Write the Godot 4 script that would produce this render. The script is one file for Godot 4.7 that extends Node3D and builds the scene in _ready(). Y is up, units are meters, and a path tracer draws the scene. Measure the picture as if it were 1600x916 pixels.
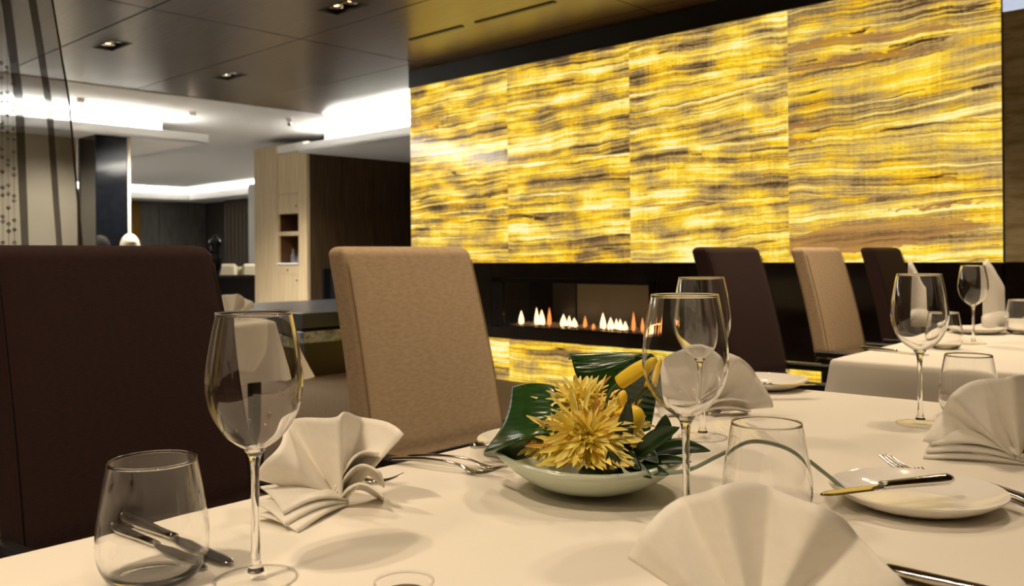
extends Node3D
# ------------------------------------------------------------------ camera constants (image taken as 1600 x 916)
const F := 1385.0
const Y0 := 399.0
const ROLL := 0.0087
const EYE := 1.04
const TOP := 0.75

var room := Transform3D()
var used := {}
var M := {}
var rng := RandomNumberGenerator.new()
var carry: Node3D = null


# ================================================================== mesh builder
class MB:
	var v := PackedVector3Array()
	var t := PackedVector2Array()
	var c := PackedColorArray()
	var xf := Transform3D()
	var col := Color(1, 1, 1)
	var colored := false

	func tri(a: Vector3, b: Vector3, d: Vector3, ua := Vector2(), ub := Vector2(), ud := Vector2()) -> void:
		v.append(xf * a); v.append(xf * b); v.append(xf * d)
		t.append(ua); t.append(ub); t.append(ud)
		if colored:
			c.append(col); c.append(col); c.append(col)

	func quad(a: Vector3, b: Vector3, d: Vector3, e: Vector3, u := [Vector2(0, 0), Vector2(1, 0), Vector2(1, 1), Vector2(0, 1)]) -> void:
		tri(a, b, d, u[0], u[1], u[2])
		tri(a, d, e, u[0], u[2], u[3])

	func quad_out(a: Vector3, b: Vector3, d: Vector3, e: Vector3, center: Vector3) -> void:
		var n := (d - a).cross(b - a)
		if n.dot((a + b + d + e) / 4.0 - center) >= 0.0:
			quad(a, b, d, e)
		else:
			quad(a, e, d, b)

	func box(ctr: Vector3, size: Vector3, bev := 0.004) -> void:
		var h := size / 2.0
		bev = minf(bev, minf(h.x, minf(h.y, h.z)) * 0.95)
		var p := func(ax: int, s: Vector3) -> Vector3:
			var q := Vector3()
			for k in 3:
				q[k] = s[k] * (h[k] - (0.0 if k == ax else bev))
			return ctr + q
		for ax in 3:
			var b := (ax + 1) % 3
			var d := (ax + 2) % 3
			for s in [-1.0, 1.0]:
				var k := []
				for st in [[-1, -1], [1, -1], [1, 1], [-1, 1]]:
					var sv := Vector3()
					sv[ax] = s; sv[b] = st[0]; sv[d] = st[1]
					k.append(p.call(ax, sv))
				quad_out(k[0], k[1], k[2], k[3], ctr)
			if bev > 0.0:
				for sb in [-1.0, 1.0]:
					for sd in [-1.0, 1.0]:
						var s0 := Vector3(); s0[ax] = -1; s0[b] = sb; s0[d] = sd
						var s1 := s0; s1[ax] = 1
						quad_out(p.call(b, s0), p.call(b, s1), p.call(d, s1), p.call(d, s0), ctr)
		if bev > 0.0:
			for sx in [-1.0, 1.0]:
				for sy in [-1.0, 1.0]:
					for sz in [-1.0, 1.0]:
						var s := Vector3(sx, sy, sz)
						var a: Vector3 = p.call(0, s)
						var b2: Vector3 = p.call(1, s)
						var d2: Vector3 = p.call(2, s)
						if (d2 - a).cross(b2 - a).dot(s) >= 0.0:
							tri(a, b2, d2)
						else:
							tri(a, d2, b2)

	func grid(f: Callable, nu: int, nv: int, flip := false) -> void:
		var pts := []
		for j in nv + 1:
			var row := PackedVector3Array()
			for i in nu + 1:
				row.append(f.call(float(i) / nu, float(j) / nv))
			pts.append(row)
		for j in nv:
			for i in nu:
				var a: Vector3 = pts[j][i]
				var b: Vector3 = pts[j][i + 1]
				var d: Vector3 = pts[j + 1][i + 1]
				var e: Vector3 = pts[j + 1][i]
				var u0 := float(i) / nu; var u1 := float(i + 1) / nu
				var v0 := float(j) / nv; var v1 := float(j + 1) / nv
				if flip:
					quad(a, e, d, b, [Vector2(u0, v0), Vector2(u0, v1), Vector2(u1, v1), Vector2(u1, v0)])
				else:
					quad(a, b, d, e, [Vector2(u0, v0), Vector2(u1, v0), Vector2(u1, v1), Vector2(u0, v1)])

	# a sheet with thickness: two grids and a rim
	func sheet(f: Callable, nu: int, nv: int, th: float) -> void:
		var P := []
		for j in nv + 1:
			var row := []
			for i in nu + 1:
				row.append(f.call(float(i) / nu, float(j) / nv))
			P.append(row)
		var A := []
		var B := []
		for j in nv + 1:
			var ra := []
			var rb := []
			for i in nu + 1:
				var du: Vector3 = P[j][mini(i + 1, nu)] - P[j][maxi(i - 1, 0)]
				var dv: Vector3 = P[mini(j + 1, nv)][i] - P[maxi(j - 1, 0)][i]
				var n := du.cross(dv)
				n = n.normalized() if n.length() > 1e-12 else Vector3.UP
				ra.append(P[j][i] + n * th / 2.0)
				rb.append(P[j][i] - n * th / 2.0)
			A.append(ra); B.append(rb)
		for j in nv:
			for i in nu:
				var u0 := float(i) / nu; var u1 := float(i + 1) / nu
				var v0 := float(j) / nv; var v1 := float(j + 1) / nv
				quad(A[j][i], A[j + 1][i], A[j + 1][i + 1], A[j][i + 1], [Vector2(u0, v0), Vector2(u0, v1), Vector2(u1, v1), Vector2(u1, v0)])
				quad(B[j][i], B[j][i + 1], B[j + 1][i + 1], B[j + 1][i], [Vector2(u0, v0), Vector2(u1, v0), Vector2(u1, v1), Vector2(u0, v1)])
		for i in nu:
			quad(A[0][i], A[0][i + 1], B[0][i + 1], B[0][i])
			quad(A[nv][i + 1], A[nv][i], B[nv][i], B[nv][i + 1])
		for j in nv:
			quad(A[j + 1][0], A[j][0], B[j][0], B[j + 1][0])
			quad(A[j][nu], A[j + 1][nu], B[j + 1][nu], B[j][nu])

	func lathe(prof: Array, n := 40) -> void:
		for k in prof.size() - 1:
			var p: Vector2 = prof[k]
			var q: Vector2 = prof[k + 1]
			for i in n:
				var a := TAU * i / n
				var b := TAU * ((i + 1) % n) / n
				var p0 := Vector3(p.x * cos(a), p.y, p.x * sin(a))
				var p1 := Vector3(p.x * cos(b), p.y, p.x * sin(b))
				var q0 := Vector3(q.x * cos(a), q.y, q.x * sin(a))
				var q1 := Vector3(q.x * cos(b), q.y, q.x * sin(b))
				if p.x < 1e-6:
					tri(p0, q1, q0)
				elif q.x < 1e-6:
					tri(p0, p1, q0)
				else:
					quad(p0, p1, q1, q0)

	# swept section: centre points, half widths, half heights; elliptical
	func sweep(pts: Array, hw: Array, hh: Array, up := Vector3.UP, n := 10, caps := true) -> void:
		var rings := []
		for k in pts.size():
			var d: Vector3 = pts[mini(k + 1, pts.size() - 1)] - pts[maxi(k - 1, 0)]
			d = d.normalized()
			var side := d.cross(up)
			side = side.normalized() if side.length() > 1e-5 else d.cross(Vector3(1, 0, 0.3)).normalized()
			var upv := side.cross(d).normalized()
			var ring := []
			for i in n:
				var a := TAU * i / n
				ring.append(pts[k] + side * cos(a) * hw[k] + upv * sin(a) * hh[k])
			rings.append(ring)
		for k in rings.size() - 1:
			for i in n:
				var j := (i + 1) % n
				quad(rings[k][i], rings[k][j], rings[k + 1][j], rings[k + 1][i], [Vector2(float(i) / n, float(k)), Vector2(float(i + 1) / n, float(k)), Vector2(float(i + 1) / n, float(k + 1)), Vector2(float(i) / n, float(k + 1))])
		if caps:
			for i in n:
				var j := (i + 1) % n
				tri(pts[0], rings[0][j], rings[0][i])
				tri(pts[-1], rings[-1][i], rings[-1][j])

	func tube(pts: Array, r: float, n := 8) -> void:
		var a := []
		for k in pts.size():
			a.append(r)
		sweep(pts, a, a, Vector3(0.13, 0.97, 0.21), n)

	func mesh(smooth := true, closed := false) -> ArrayMesh:
		var order := [0, 1, 2]
		if closed:
			var vol := 0.0
			for k in range(0, v.size(), 3):
				vol += v[k].dot(v[k + 1].cross(v[k + 2]))
			if vol > 0.0:
				order = [0, 2, 1]
		var st := SurfaceTool.new()
		st.begin(Mesh.PRIMITIVE_TRIANGLES)
		st.set_smooth_group(0 if smooth else -1)
		for k in range(0, v.size(), 3):
			for o in order:
				if colored:
					st.set_color(c[k + o])
				st.set_uv(t[k + o])
				st.add_vertex(v[k + o])
		st.generate_normals()
		st.index()
		return st.commit()


# ================================================================== scene helpers
func numbered(n: String) -> String:
	if not used.has(n):
		used[n] = 0
		return n
	used[n] += 1
	return "%s_%03d" % [n, used[n]]

func thing(called: String, label: String, category: String, at := Transform3D(), group := "", kind := "") -> Node3D:
	var o := Node3D.new()
	o.name = numbered(called)
	add_child(o, true)
	o.transform = at
	meta(o, label, category, group, kind)
	return o

func meta(o: Node, label := "", category := "", group := "", kind := "") -> void:
	if label: o.set_meta("label", label)
	if category: o.set_meta("category", category)
	if group: o.set_meta("group", group)
	if kind: o.set_meta("kind", kind)

func part(called: String, m: Mesh, mat: Material, parent: Node3D, at := Transform3D()) -> MeshInstance3D:
	var o := MeshInstance3D.new()
	o.name = called
	o.mesh = m
	o.material_override = mat
	o.transform = at
	o.cast_shadow = GeometryInstance3D.SHADOW_CASTING_SETTING_ON
	parent.add_child(o, true)
	return o

func single(called: String, m: Mesh, mat: Material, label: String, category: String, at := Transform3D(), group := "", kind := "") -> MeshInstance3D:
	var o := MeshInstance3D.new()
	o.name = numbered(called)
	o.mesh = m
	o.material_override = mat
	add_child(o, true)
	o.transform = at
	meta(o, label, category, group, kind)
	return o

func copy_of(o: Node3D, at: Transform3D, label := "") -> Node3D:
	var r: Node3D = o.duplicate()
	var base: String = o.name
	var rx := base.rfind("_")
	if rx > 0 and base.substr(rx + 1).is_valid_int():
		base = base.substr(0, rx)
	r.name = numbered(base)
	add_child(r, true)
	r.transform = at
	if label: r.set_meta("label", label)
	return r

func ray(px: float, py: float) -> Vector3:
	var a := (px - 800.0) / F
	var b := (Y0 - py) / F
	return Vector3(a * cos(ROLL) + b * sin(ROLL), -a * sin(ROLL) + b * cos(ROLL), -1.0)

func on(px: float, py: float, h := TOP) -> Vector3:      # the point at height h that shows at this pixel
	var r := ray(px, py)
	return Vector3(0, EYE, 0) + r * ((h - EYE) / r.y)

func dep(px: float, py: float, z: float) -> Vector3:     # the point at that distance in front of the camera
	return Vector3(0, EYE, 0) + ray(px, py) * z

func at(p: Vector3, yaw := 0.0) -> Transform3D:
	return Transform3D(Basis(Vector3.UP, deg_to_rad(yaw)), p)

func boxm(size: Vector3, bev := 0.004, ctr := Vector3.ZERO) -> ArrayMesh:
	var b := MB.new()
	b.box(ctr, size, bev)
	return b.mesh(false)

func span(a: Vector3, b: Vector3, bev := 0.004) -> ArrayMesh:     # box between two corners
	return boxm((b - a).abs(), bev, (a + b) / 2.0)

func mat(color: Color, rough := 0.6, metal := 0.0) -> StandardMaterial3D:
	var m := StandardMaterial3D.new()
	m.albedo_color = color
	m.roughness = rough
	m.metallic = metal
	return m

func c8(r: float, g: float, b: float) -> Color:
	return Color(r / 255.0, g / 255.0, b / 255.0)

func noise_tex(seed_: int, freq: float, colors: Array, oct := 4, size := 512, type := FastNoiseLite.TYPE_SIMPLEX_SMOOTH) -> NoiseTexture2D:
	var n := FastNoiseLite.new()
	n.seed = seed_
	n.noise_type = type
	n.frequency = freq
	n.fractal_octaves = oct
	var t := NoiseTexture2D.new()
	t.width = size; t.height = size
	t.seamless = true
	t.generate_mipmaps = false
	t.noise = n
	var g := Gradient.new()
	var off := PackedFloat32Array()
	var cs := PackedColorArray()
	for k in colors.size():
		off.append(float(k) / (colors.size() - 1))
		cs.append(colors[k])
	g.offsets = off; g.colors = cs
	t.color_ramp = g
	return t

func tri_mat(tex: Texture2D, scale: Vector3, rough := 0.6) -> StandardMaterial3D:
	var m := StandardMaterial3D.new()
	m.albedo_texture = tex
	m.roughness = rough
	m.uv1_triplanar = true
	m.uv1_scale = scale
	return m

func glow(color: Color, energy: float) -> StandardMaterial3D:
	var m := mat(color, 0.6)
	m.emission_enabled = true
	m.emission = color
	m.emission_energy_multiplier = energy
	return m


# ================================================================== materials
func make_materials() -> void:
	M.wood_dark = tri_mat(noise_tex(3, 0.02, [c8(58, 43, 30), c8(100, 79, 58), c8(74, 56, 40), c8(132, 104, 77)], 5), Vector3(0.12, 1.0, 3.2), 0.3)
	M.wood_dark_b = tri_mat(noise_tex(14, 0.02, [c8(54, 40, 28), c8(95, 75, 55), c8(70, 53, 38), c8(124, 98, 73)], 5), Vector3(0.12, 1.0, 3.2), 0.3)
	for w in [M.wood_dark, M.wood_dark_b]:
		w.clearcoat_enabled = true
		w.clearcoat = 0.45
		w.clearcoat_roughness = 0.24
	M.wood_wall = tri_mat(noise_tex(5, 0.02, [c8(62, 46, 28), c8(84, 64, 40), c8(104, 82, 54)], 5), Vector3(3.0, 0.12, 3.0), 0.5)
	M.wood_light = tri_mat(noise_tex(6, 0.02, [c8(186, 162, 122), c8(206, 184, 144), c8(222, 202, 164)], 5), Vector3(3.0, 0.1, 3.0), 0.45)
	M.white = mat(c8(236, 235, 232), 0.9)
	M.plaster = tri_mat(noise_tex(7, 0.01, [c8(150, 136, 116), c8(160, 146, 126)], 3, 256), Vector3(0.5, 0.5, 0.5), 0.85)
	M.pale = tri_mat(noise_tex(8, 0.01, [c8(196, 184, 158), c8(206, 196, 172)], 3, 256), Vector3(0.5, 0.5, 0.5), 0.35)
	M.grey_wall = tri_mat(noise_tex(9, 0.02, [c8(92, 89, 84), c8(104, 101, 96), c8(112, 109, 104)], 4, 256), Vector3(1.2, 0.4, 1.2), 0.8)
	M.grey_dark = tri_mat(noise_tex(10, 0.02, [c8(62, 58, 54), c8(74, 70, 66)], 4, 256), Vector3(1.5, 0.3, 1.5), 0.8)
	M.carpet = tri_mat(noise_tex(11, 0.08, [c8(88, 74, 58), c8(108, 92, 74), c8(122, 104, 84)], 4, 512), Vector3(1.1, 1.1, 1.1), 0.95)
	M.granite = tri_mat(noise_tex(12, 0.05, [c8(16, 12, 11), c8(24, 17, 15), c8(34, 24, 20)], 5, 512), Vector3(0.9, 0.9, 0.9), 0.09)
	M.black_stone = tri_mat(noise_tex(15, 0.05, [c8(12, 13, 16), c8(20, 22, 26)], 5, 256), Vector3(0.9, 0.9, 0.9), 0.07)
	M.black = mat(c8(18, 15, 14), 0.45)
	M.black_gloss = mat(c8(14, 13, 14), 0.15)
	M.slate = mat(c8(52, 54, 60), 0.3)
	M.marble = tri_mat(noise_tex(16, 0.02, [c8(70, 74, 84), c8(120, 124, 134), c8(170, 172, 178), c8(84, 88, 98)], 5, 256), Vector3(1.4, 1.4, 1.4), 0.12)
	# upholstery
	var weave := noise_tex(20, 0.12, [Color(0.3, 0.3, 0.3), Color(0.7, 0.7, 0.7)], 3, 512)
	M.tan = tri_mat(noise_tex(21, 0.03, [c8(186, 160, 128), c8(200, 174, 141), c8(212, 188, 155)], 5, 512), Vector3(2.2, 6.0, 2.2), 0.95)
	M.tan.heightmap_enabled = true
	M.tan.heightmap_texture = weave
	M.tan.heightmap_scale = 0.03
	M.brown = tri_mat(noise_tex(22, 0.05, [c8(33, 11, 7), c8(43, 16, 10), c8(56, 23, 14)], 5, 512), Vector3(2.2, 9.0, 2.2), 0.95)
	M.brown.heightmap_enabled = true
	M.brown.heightmap_texture = weave
	M.brown.heightmap_scale = 0.03
	M.tan_seam = mat(c8(150, 122, 90), 0.95)
	M.brown_seam = mat(c8(36, 18, 14), 0.95)
	# linen
	M.linen = tri_mat(noise_tex(24, 0.2, [c8(229, 222, 209), c8(232, 226, 214)], 2, 512), Vector3(6, 6, 6), 0.85)
	M.linen.heightmap_enabled = true
	M.linen.heightmap_texture = noise_tex(25, 0.25, [Color(0.4, 0.4, 0.4), Color(0.6, 0.6, 0.6)], 2, 512)
	M.linen.heightmap_scale = 0.01
	M.napkin = tri_mat(noise_tex(26, 0.06, [c8(232, 226, 214), c8(240, 235, 225)], 3, 256), Vector3(6, 6, 6), 0.8)
	M.napkin.backlight_enabled = true
	M.napkin.backlight = Color(0.2, 0.19, 0.18)
	# glass, china, steel
	M.pane = mat(Color(1, 1, 1, 0.0), 0.03)
	M.pane.transparency = BaseMaterial3D.TRANSPARENCY_ALPHA
	M.pane.metallic_specular = 0.36
	M.glass = mat(Color(1, 1, 1, 0.0), 0.0)
	M.glass.transparency = BaseMaterial3D.TRANSPARENCY_ALPHA
	M.glass.refraction_enabled = true
	M.glass.refraction_scale = 0.05
	M.green_glass = mat(Color(0.66, 0.74, 0.62, 0.12), 0.05)
	M.green_glass.transparency = BaseMaterial3D.TRANSPARENCY_ALPHA
	M.green_glass.refraction_enabled = true
	M.green_glass.refraction_scale = 0.05
	M.satin = mat(c8(198, 206, 184), 0.24)
	M.satin.clearcoat_enabled = true
	M.satin.clearcoat = 0.5
	M.satin.clearcoat_roughness = 0.12
	M.china = mat(c8(236, 231, 222), 0.08)
	M.china.clearcoat_enabled = true
	M.china.clearcoat = 0.6
	M.steel = mat(c8(208, 204, 198), 0.1, 1.0)
	M.salt = mat(c8(120, 100, 76), 0.5)
	# plants
	M.leaf = tri_mat(noise_tex(30, 0.02, [c8(20, 48, 12), c8(30, 66, 18), c8(42, 80, 26)], 4, 256), Vector3(6, 30, 6), 0.22)
	M.leaf_sprig = tri_mat(noise_tex(31, 0.02, [c8(22, 46, 14), c8(36, 66, 22)], 3, 256), Vector3(10, 10, 10), 0.35)
	M.petal = mat(Color(1, 1, 1), 0.6)
	M.petal.vertex_color_use_as_albedo = true
	M.petal.backlight_enabled = true
	M.petal.backlight = Color(0.28, 0.26, 0.14)
	M.calla = mat(c8(255, 218, 48), 0.4)
	M.calla.backlight_enabled = true
	M.calla.backlight = Color(0.4, 0.3, 0.05)
	M.stem = mat(c8(70, 92, 40), 0.5)


# ================================================================== onyx print: the stone's bands as the light behind shows them
const OROW := 160
func onyx_image() -> ImageTexture:
	var W := 1280
	var HH := OROW * 5
	var data := PackedByteArray()
	data.resize(W * HH * 3)
	var n1 := FastNoiseLite.new(); n1.seed = 41; n1.frequency = 1.0; n1.fractal_octaves = 3
	var n2 := FastNoiseLite.new(); n2.seed = 42; n2.frequency = 1.0; n2.fractal_octaves = 3
	var n3 := FastNoiseLite.new(); n3.seed = 43; n3.frequency = 1.0; n3.fractal_octaves = 2
	var g := Gradient.new()
	g.offsets = PackedFloat32Array([0.0, 0.14, 0.28, 0.40, 0.52, 0.64, 0.78, 1.0])
	g.colors = PackedColorArray([c8(52, 34, 16), c8(104, 72, 28), c8(166, 120, 42), c8(208, 154, 40), c8(238, 182, 30), c8(255, 206, 28), c8(255, 228, 84), c8(255, 248, 190)])
	var b := Gradient.new()
	b.offsets = PackedFloat32Array([0.0, 0.16, 0.32, 0.48, 0.64, 0.82, 1.0])
	b.colors = PackedColorArray([c8(64, 48, 30), c8(116, 92, 58), c8(164, 134, 82), c8(196, 162, 94), c8(218, 182, 98), c8(246, 210, 98), c8(255, 242, 168)])
	var tg := PackedColorArray()
	var tb := PackedColorArray()
	for k in 256:
		tg.append(g.sample(k / 255.0))
		tb.append(b.sample(k / 255.0))
	var colw := W / 4.0
	for py in HH:
		var rowi := int(py / float(OROW))
		for px in W:
			var ci := int(px / colw)
			var key := ci * 7 + rowi * 13
			var x: float = (px - ci * colw) / colw * 1.23
			var y: float = (py - rowi * OROW) / float(OROW) * 0.405
			var ox := key * 3.17
			var tilt: float = 0.045 * sin(key * 1.7) + 0.025
			var wav := n3.get_noise_2d(x * 6.0 + ox, y * 1.2)
			var h := y + tilt * x + n1.get_noise_2d(x * 1.0 + ox, y * 0.8 + ox) * 0.024 + wav * 0.0065 + key * 0.73
			var broad := n2.get_noise_2d(h * 7.0, x * 0.25 + ox)
			var mid := n3.get_noise_2d(h * 26.0, x * 0.5 + ox)
			var thin := n3.get_noise_2d(h * 80.0 + 7.0, x * 1.2 + ox)
			var patch := n1.get_noise_2d(x * 2.2 + ox * 2.0, y * 4.2 + 50.0)
			var block := n3.get_noise_2d(floorf(x * 4.2 + n3.get_noise_2d(y * 6.0, ox) * 0.4) * 3.7 + ox, floorf(h * 8.0) * 2.3)
			var fine := n3.get_noise_2d(x * 26.0 + ox, h * 60.0) * 0.12 + n3.get_noise_2d(x * 50.0, y * 1.2 + ox) * 0.09
			var val := 0.53 + broad * 0.42 + mid * 0.36 + thin * 0.30 + patch * 0.40 + block * 0.14 + fine
			if ci == 3:
				val = 0.50 + broad * 0.36 + mid * 0.32 + thin * 0.26 + patch * 0.22 + fine * 0.8
			for q in 2:
				var line := n3.get_noise_2d(h * (11.0 + 9.0 * q) + 9.0, x * 0.10 + ox * 3.0 + q * 40.0)
				if absf(line) < 0.032:
					val += 0.5 * (1.0 - absf(line) / 0.032)
			var dark := n3.get_noise_2d(h * 9.0 + 31.0, x * 0.16 + ox * 5.0) - 0.18
			if absf(dark) < 0.03 and n1.get_noise_2d(x * 2.0 + ox, h * 3.0) < 0.12:
				val -= 0.85 * (1.0 - absf(dark) / 0.03) * (0.6 + 0.8 * absf(n3.get_noise_2d(x * 30.0, h * 20.0)))
			var k := clampi(int(val * 255.0), 0, 255)
			var gold := clampf(0.58 + patch * 1.5 + mid * 0.5 + broad * 0.5 + block * 0.5 + (-0.24 if ci == 3 else (0.12 if ci < 2 else 0.04)), 0.0, 1.0)
			var co := tb[k].lerp(tg[k], gold)
			# a brown mineral vein with a torn outline crosses the fourth column, as in the photograph
			if ci == 3:
				var vein := n2.get_noise_2d(h * 3.1 + 4.0, x * 0.22 + 7.0) + n3.get_noise_2d(x * 14.0, h * 40.0) * 0.05
				if vein > 0.33:
					co = co.lerp(c8(158, 108, 62), 0.62 + mid * 0.4)
			var o := (py * W + px) * 3
			data[o] = int(co.r * 255.0); data[o + 1] = int(co.g * 255.0); data[o + 2] = int(co.b * 255.0)
	return ImageTexture.create_from_image(Image.create_from_data(W, HH, false, Image.FORMAT_RGB8, data))

func slab_mesh(s0: float, s1: float, y0: float, y1: float, n0: float, n1: float, uv: Rect2) -> ArrayMesh:
	var b := MB.new()
	b.box(Vector3((s0 + s1) / 2, (y0 + y1) / 2, (n0 + n1) / 2), Vector3(s1 - s0, y1 - y0, n1 - n0), 0.0012)
	for k in b.v.size():
		var p := b.v[k]
		b.t[k] = uv.position + uv.size * Vector2((p.x - s0) / (s1 - s0), 1.0 - (p.y - y0) / (y1 - y0))
	return b.mesh(false)


# ================================================================== room
const HOLE := Vector2(0.36, 0.17)
var lamp_spots := []

func downlight(s: float, n: float, label: String, energy := 0.0) -> void:
	lamp_spots.append(Vector2(s, n))
	var t := thing("twin_downlight", label, "downlight", room * at(Vector3(s, 2.75, n)), "recessed twin downlights")
	var f := MB.new()
	var hx := HOLE.x / 2
	var hz := HOLE.y / 2
	for k in [-1, 1]:
		f.box(Vector3(0, 0.035, k * (hz - 0.006)), Vector3(HOLE.x, 0.078, 0.01), 0.001)
		f.box(Vector3(k * (hx - 0.006), 0.035, 0), Vector3(0.01, 0.078, HOLE.y), 0.001)
	part("housing", f.mesh(false), M.black, t)
	part("backplate", boxm(Vector3(HOLE.x - 0.02, 0.004, HOLE.y - 0.02), 0.0, Vector3(0, 0.072, 0)), M.black, t)
	for k in [-1, 1]:
		var r := MB.new()
		r.lathe([Vector2(0.062, 0.03), Vector2(0.06, 0.022), Vector2(0.055, 0.02), Vector2(0.036, 0.06)], 24)
		part("reflector_ring", r.mesh(), M.steel, t, at(Vector3(k * 0.08, 0, 0)))
		var bl := MB.new()
		bl.lathe([Vector2(0.0, 0.026), Vector2(0.018, 0.028), Vector2(0.03, 0.036), Vector2(0.036, 0.06)], 20)
		part("bulb", bl.mesh(), M.bulb, t, at(Vector3(k * 0.08, 0, 0)))
		if energy > 0.0:
			var l := SpotLight3D.new()
			l.name = "lamp"
			l.light_color = Color(1.0, 0.9, 0.765)
			l.light_energy = energy
			l.light_size = 0.03
			l.spot_angle = 58.0
			l.spot_angle_attenuation = 0.8
			l.spot_range = 14.0
			l.spot_attenuation = 2.0
			l.shadow_enabled = true
			t.add_child(l, true)
			l.position = Vector3(k * 0.08, 0.012, 0)
			l.rotation_degrees = Vector3(-90, 0, 0)

func panel_mesh(s0: float, s1: float, n0: float, n1: float) -> ArrayMesh:    # a ceiling board, cut out where a downlight sits
	var b := MB.new()
	var todo := [Rect2(s0, n0, s1 - s0, n1 - n0)]
	for q in lamp_spots:
		var next := []
		for r: Rect2 in todo:
			var h := Rect2(q - HOLE / 2, HOLE)
			if not r.intersects(h):
				next.append(r)
				continue
			h = h.intersection(r)
			for c: Rect2 in [Rect2(r.position, Vector2(h.position.x - r.position.x, r.size.y)), Rect2(h.end.x, r.position.y, r.end.x - h.end.x, r.size.y), Rect2(h.position.x, r.position.y, h.size.x, h.position.y - r.position.y), Rect2(h.position.x, h.end.y, h.size.x, r.end.y - h.end.y)]:
				if c.size.x > 0.001 and c.size.y > 0.001:
					next.append(c)
		todo = next
	for r: Rect2 in todo:
		b.box(Vector3(r.get_center().x, 2.762, r.get_center().y), Vector3(r.size.x, 0.024, r.size.y), 0.0 if todo.size() > 1 else 0.002)
	return b.mesh(false)

func cove_light(parent: Node3D, ctr: Vector3, length: float, along_s: bool, energy: float) -> void:
	var g := part("led_strip_light", boxm(Vector3(length, 0.012, 0.03) if along_s else Vector3(0.03, 0.012, length), 0.0), M.led, parent, at(ctr))
	var l := AreaLight3D.new()
	l.name = "cove_lamp"
	l.area_size = Vector2(length, 0.08)
	l.light_color = Color(1.0, 0.985, 0.955)
	l.light_energy = energy
	l.area_range = 20.0
	l.shadow_enabled = true
	parent.add_child(l, true)
	# faces up
	l.transform = Transform3D(Basis(Vector3.UP, 0.0 if along_s else PI / 2) * Basis(Vector3.RIGHT, PI / 2), ctr + Vector3(0, 0.02, 0))

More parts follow.
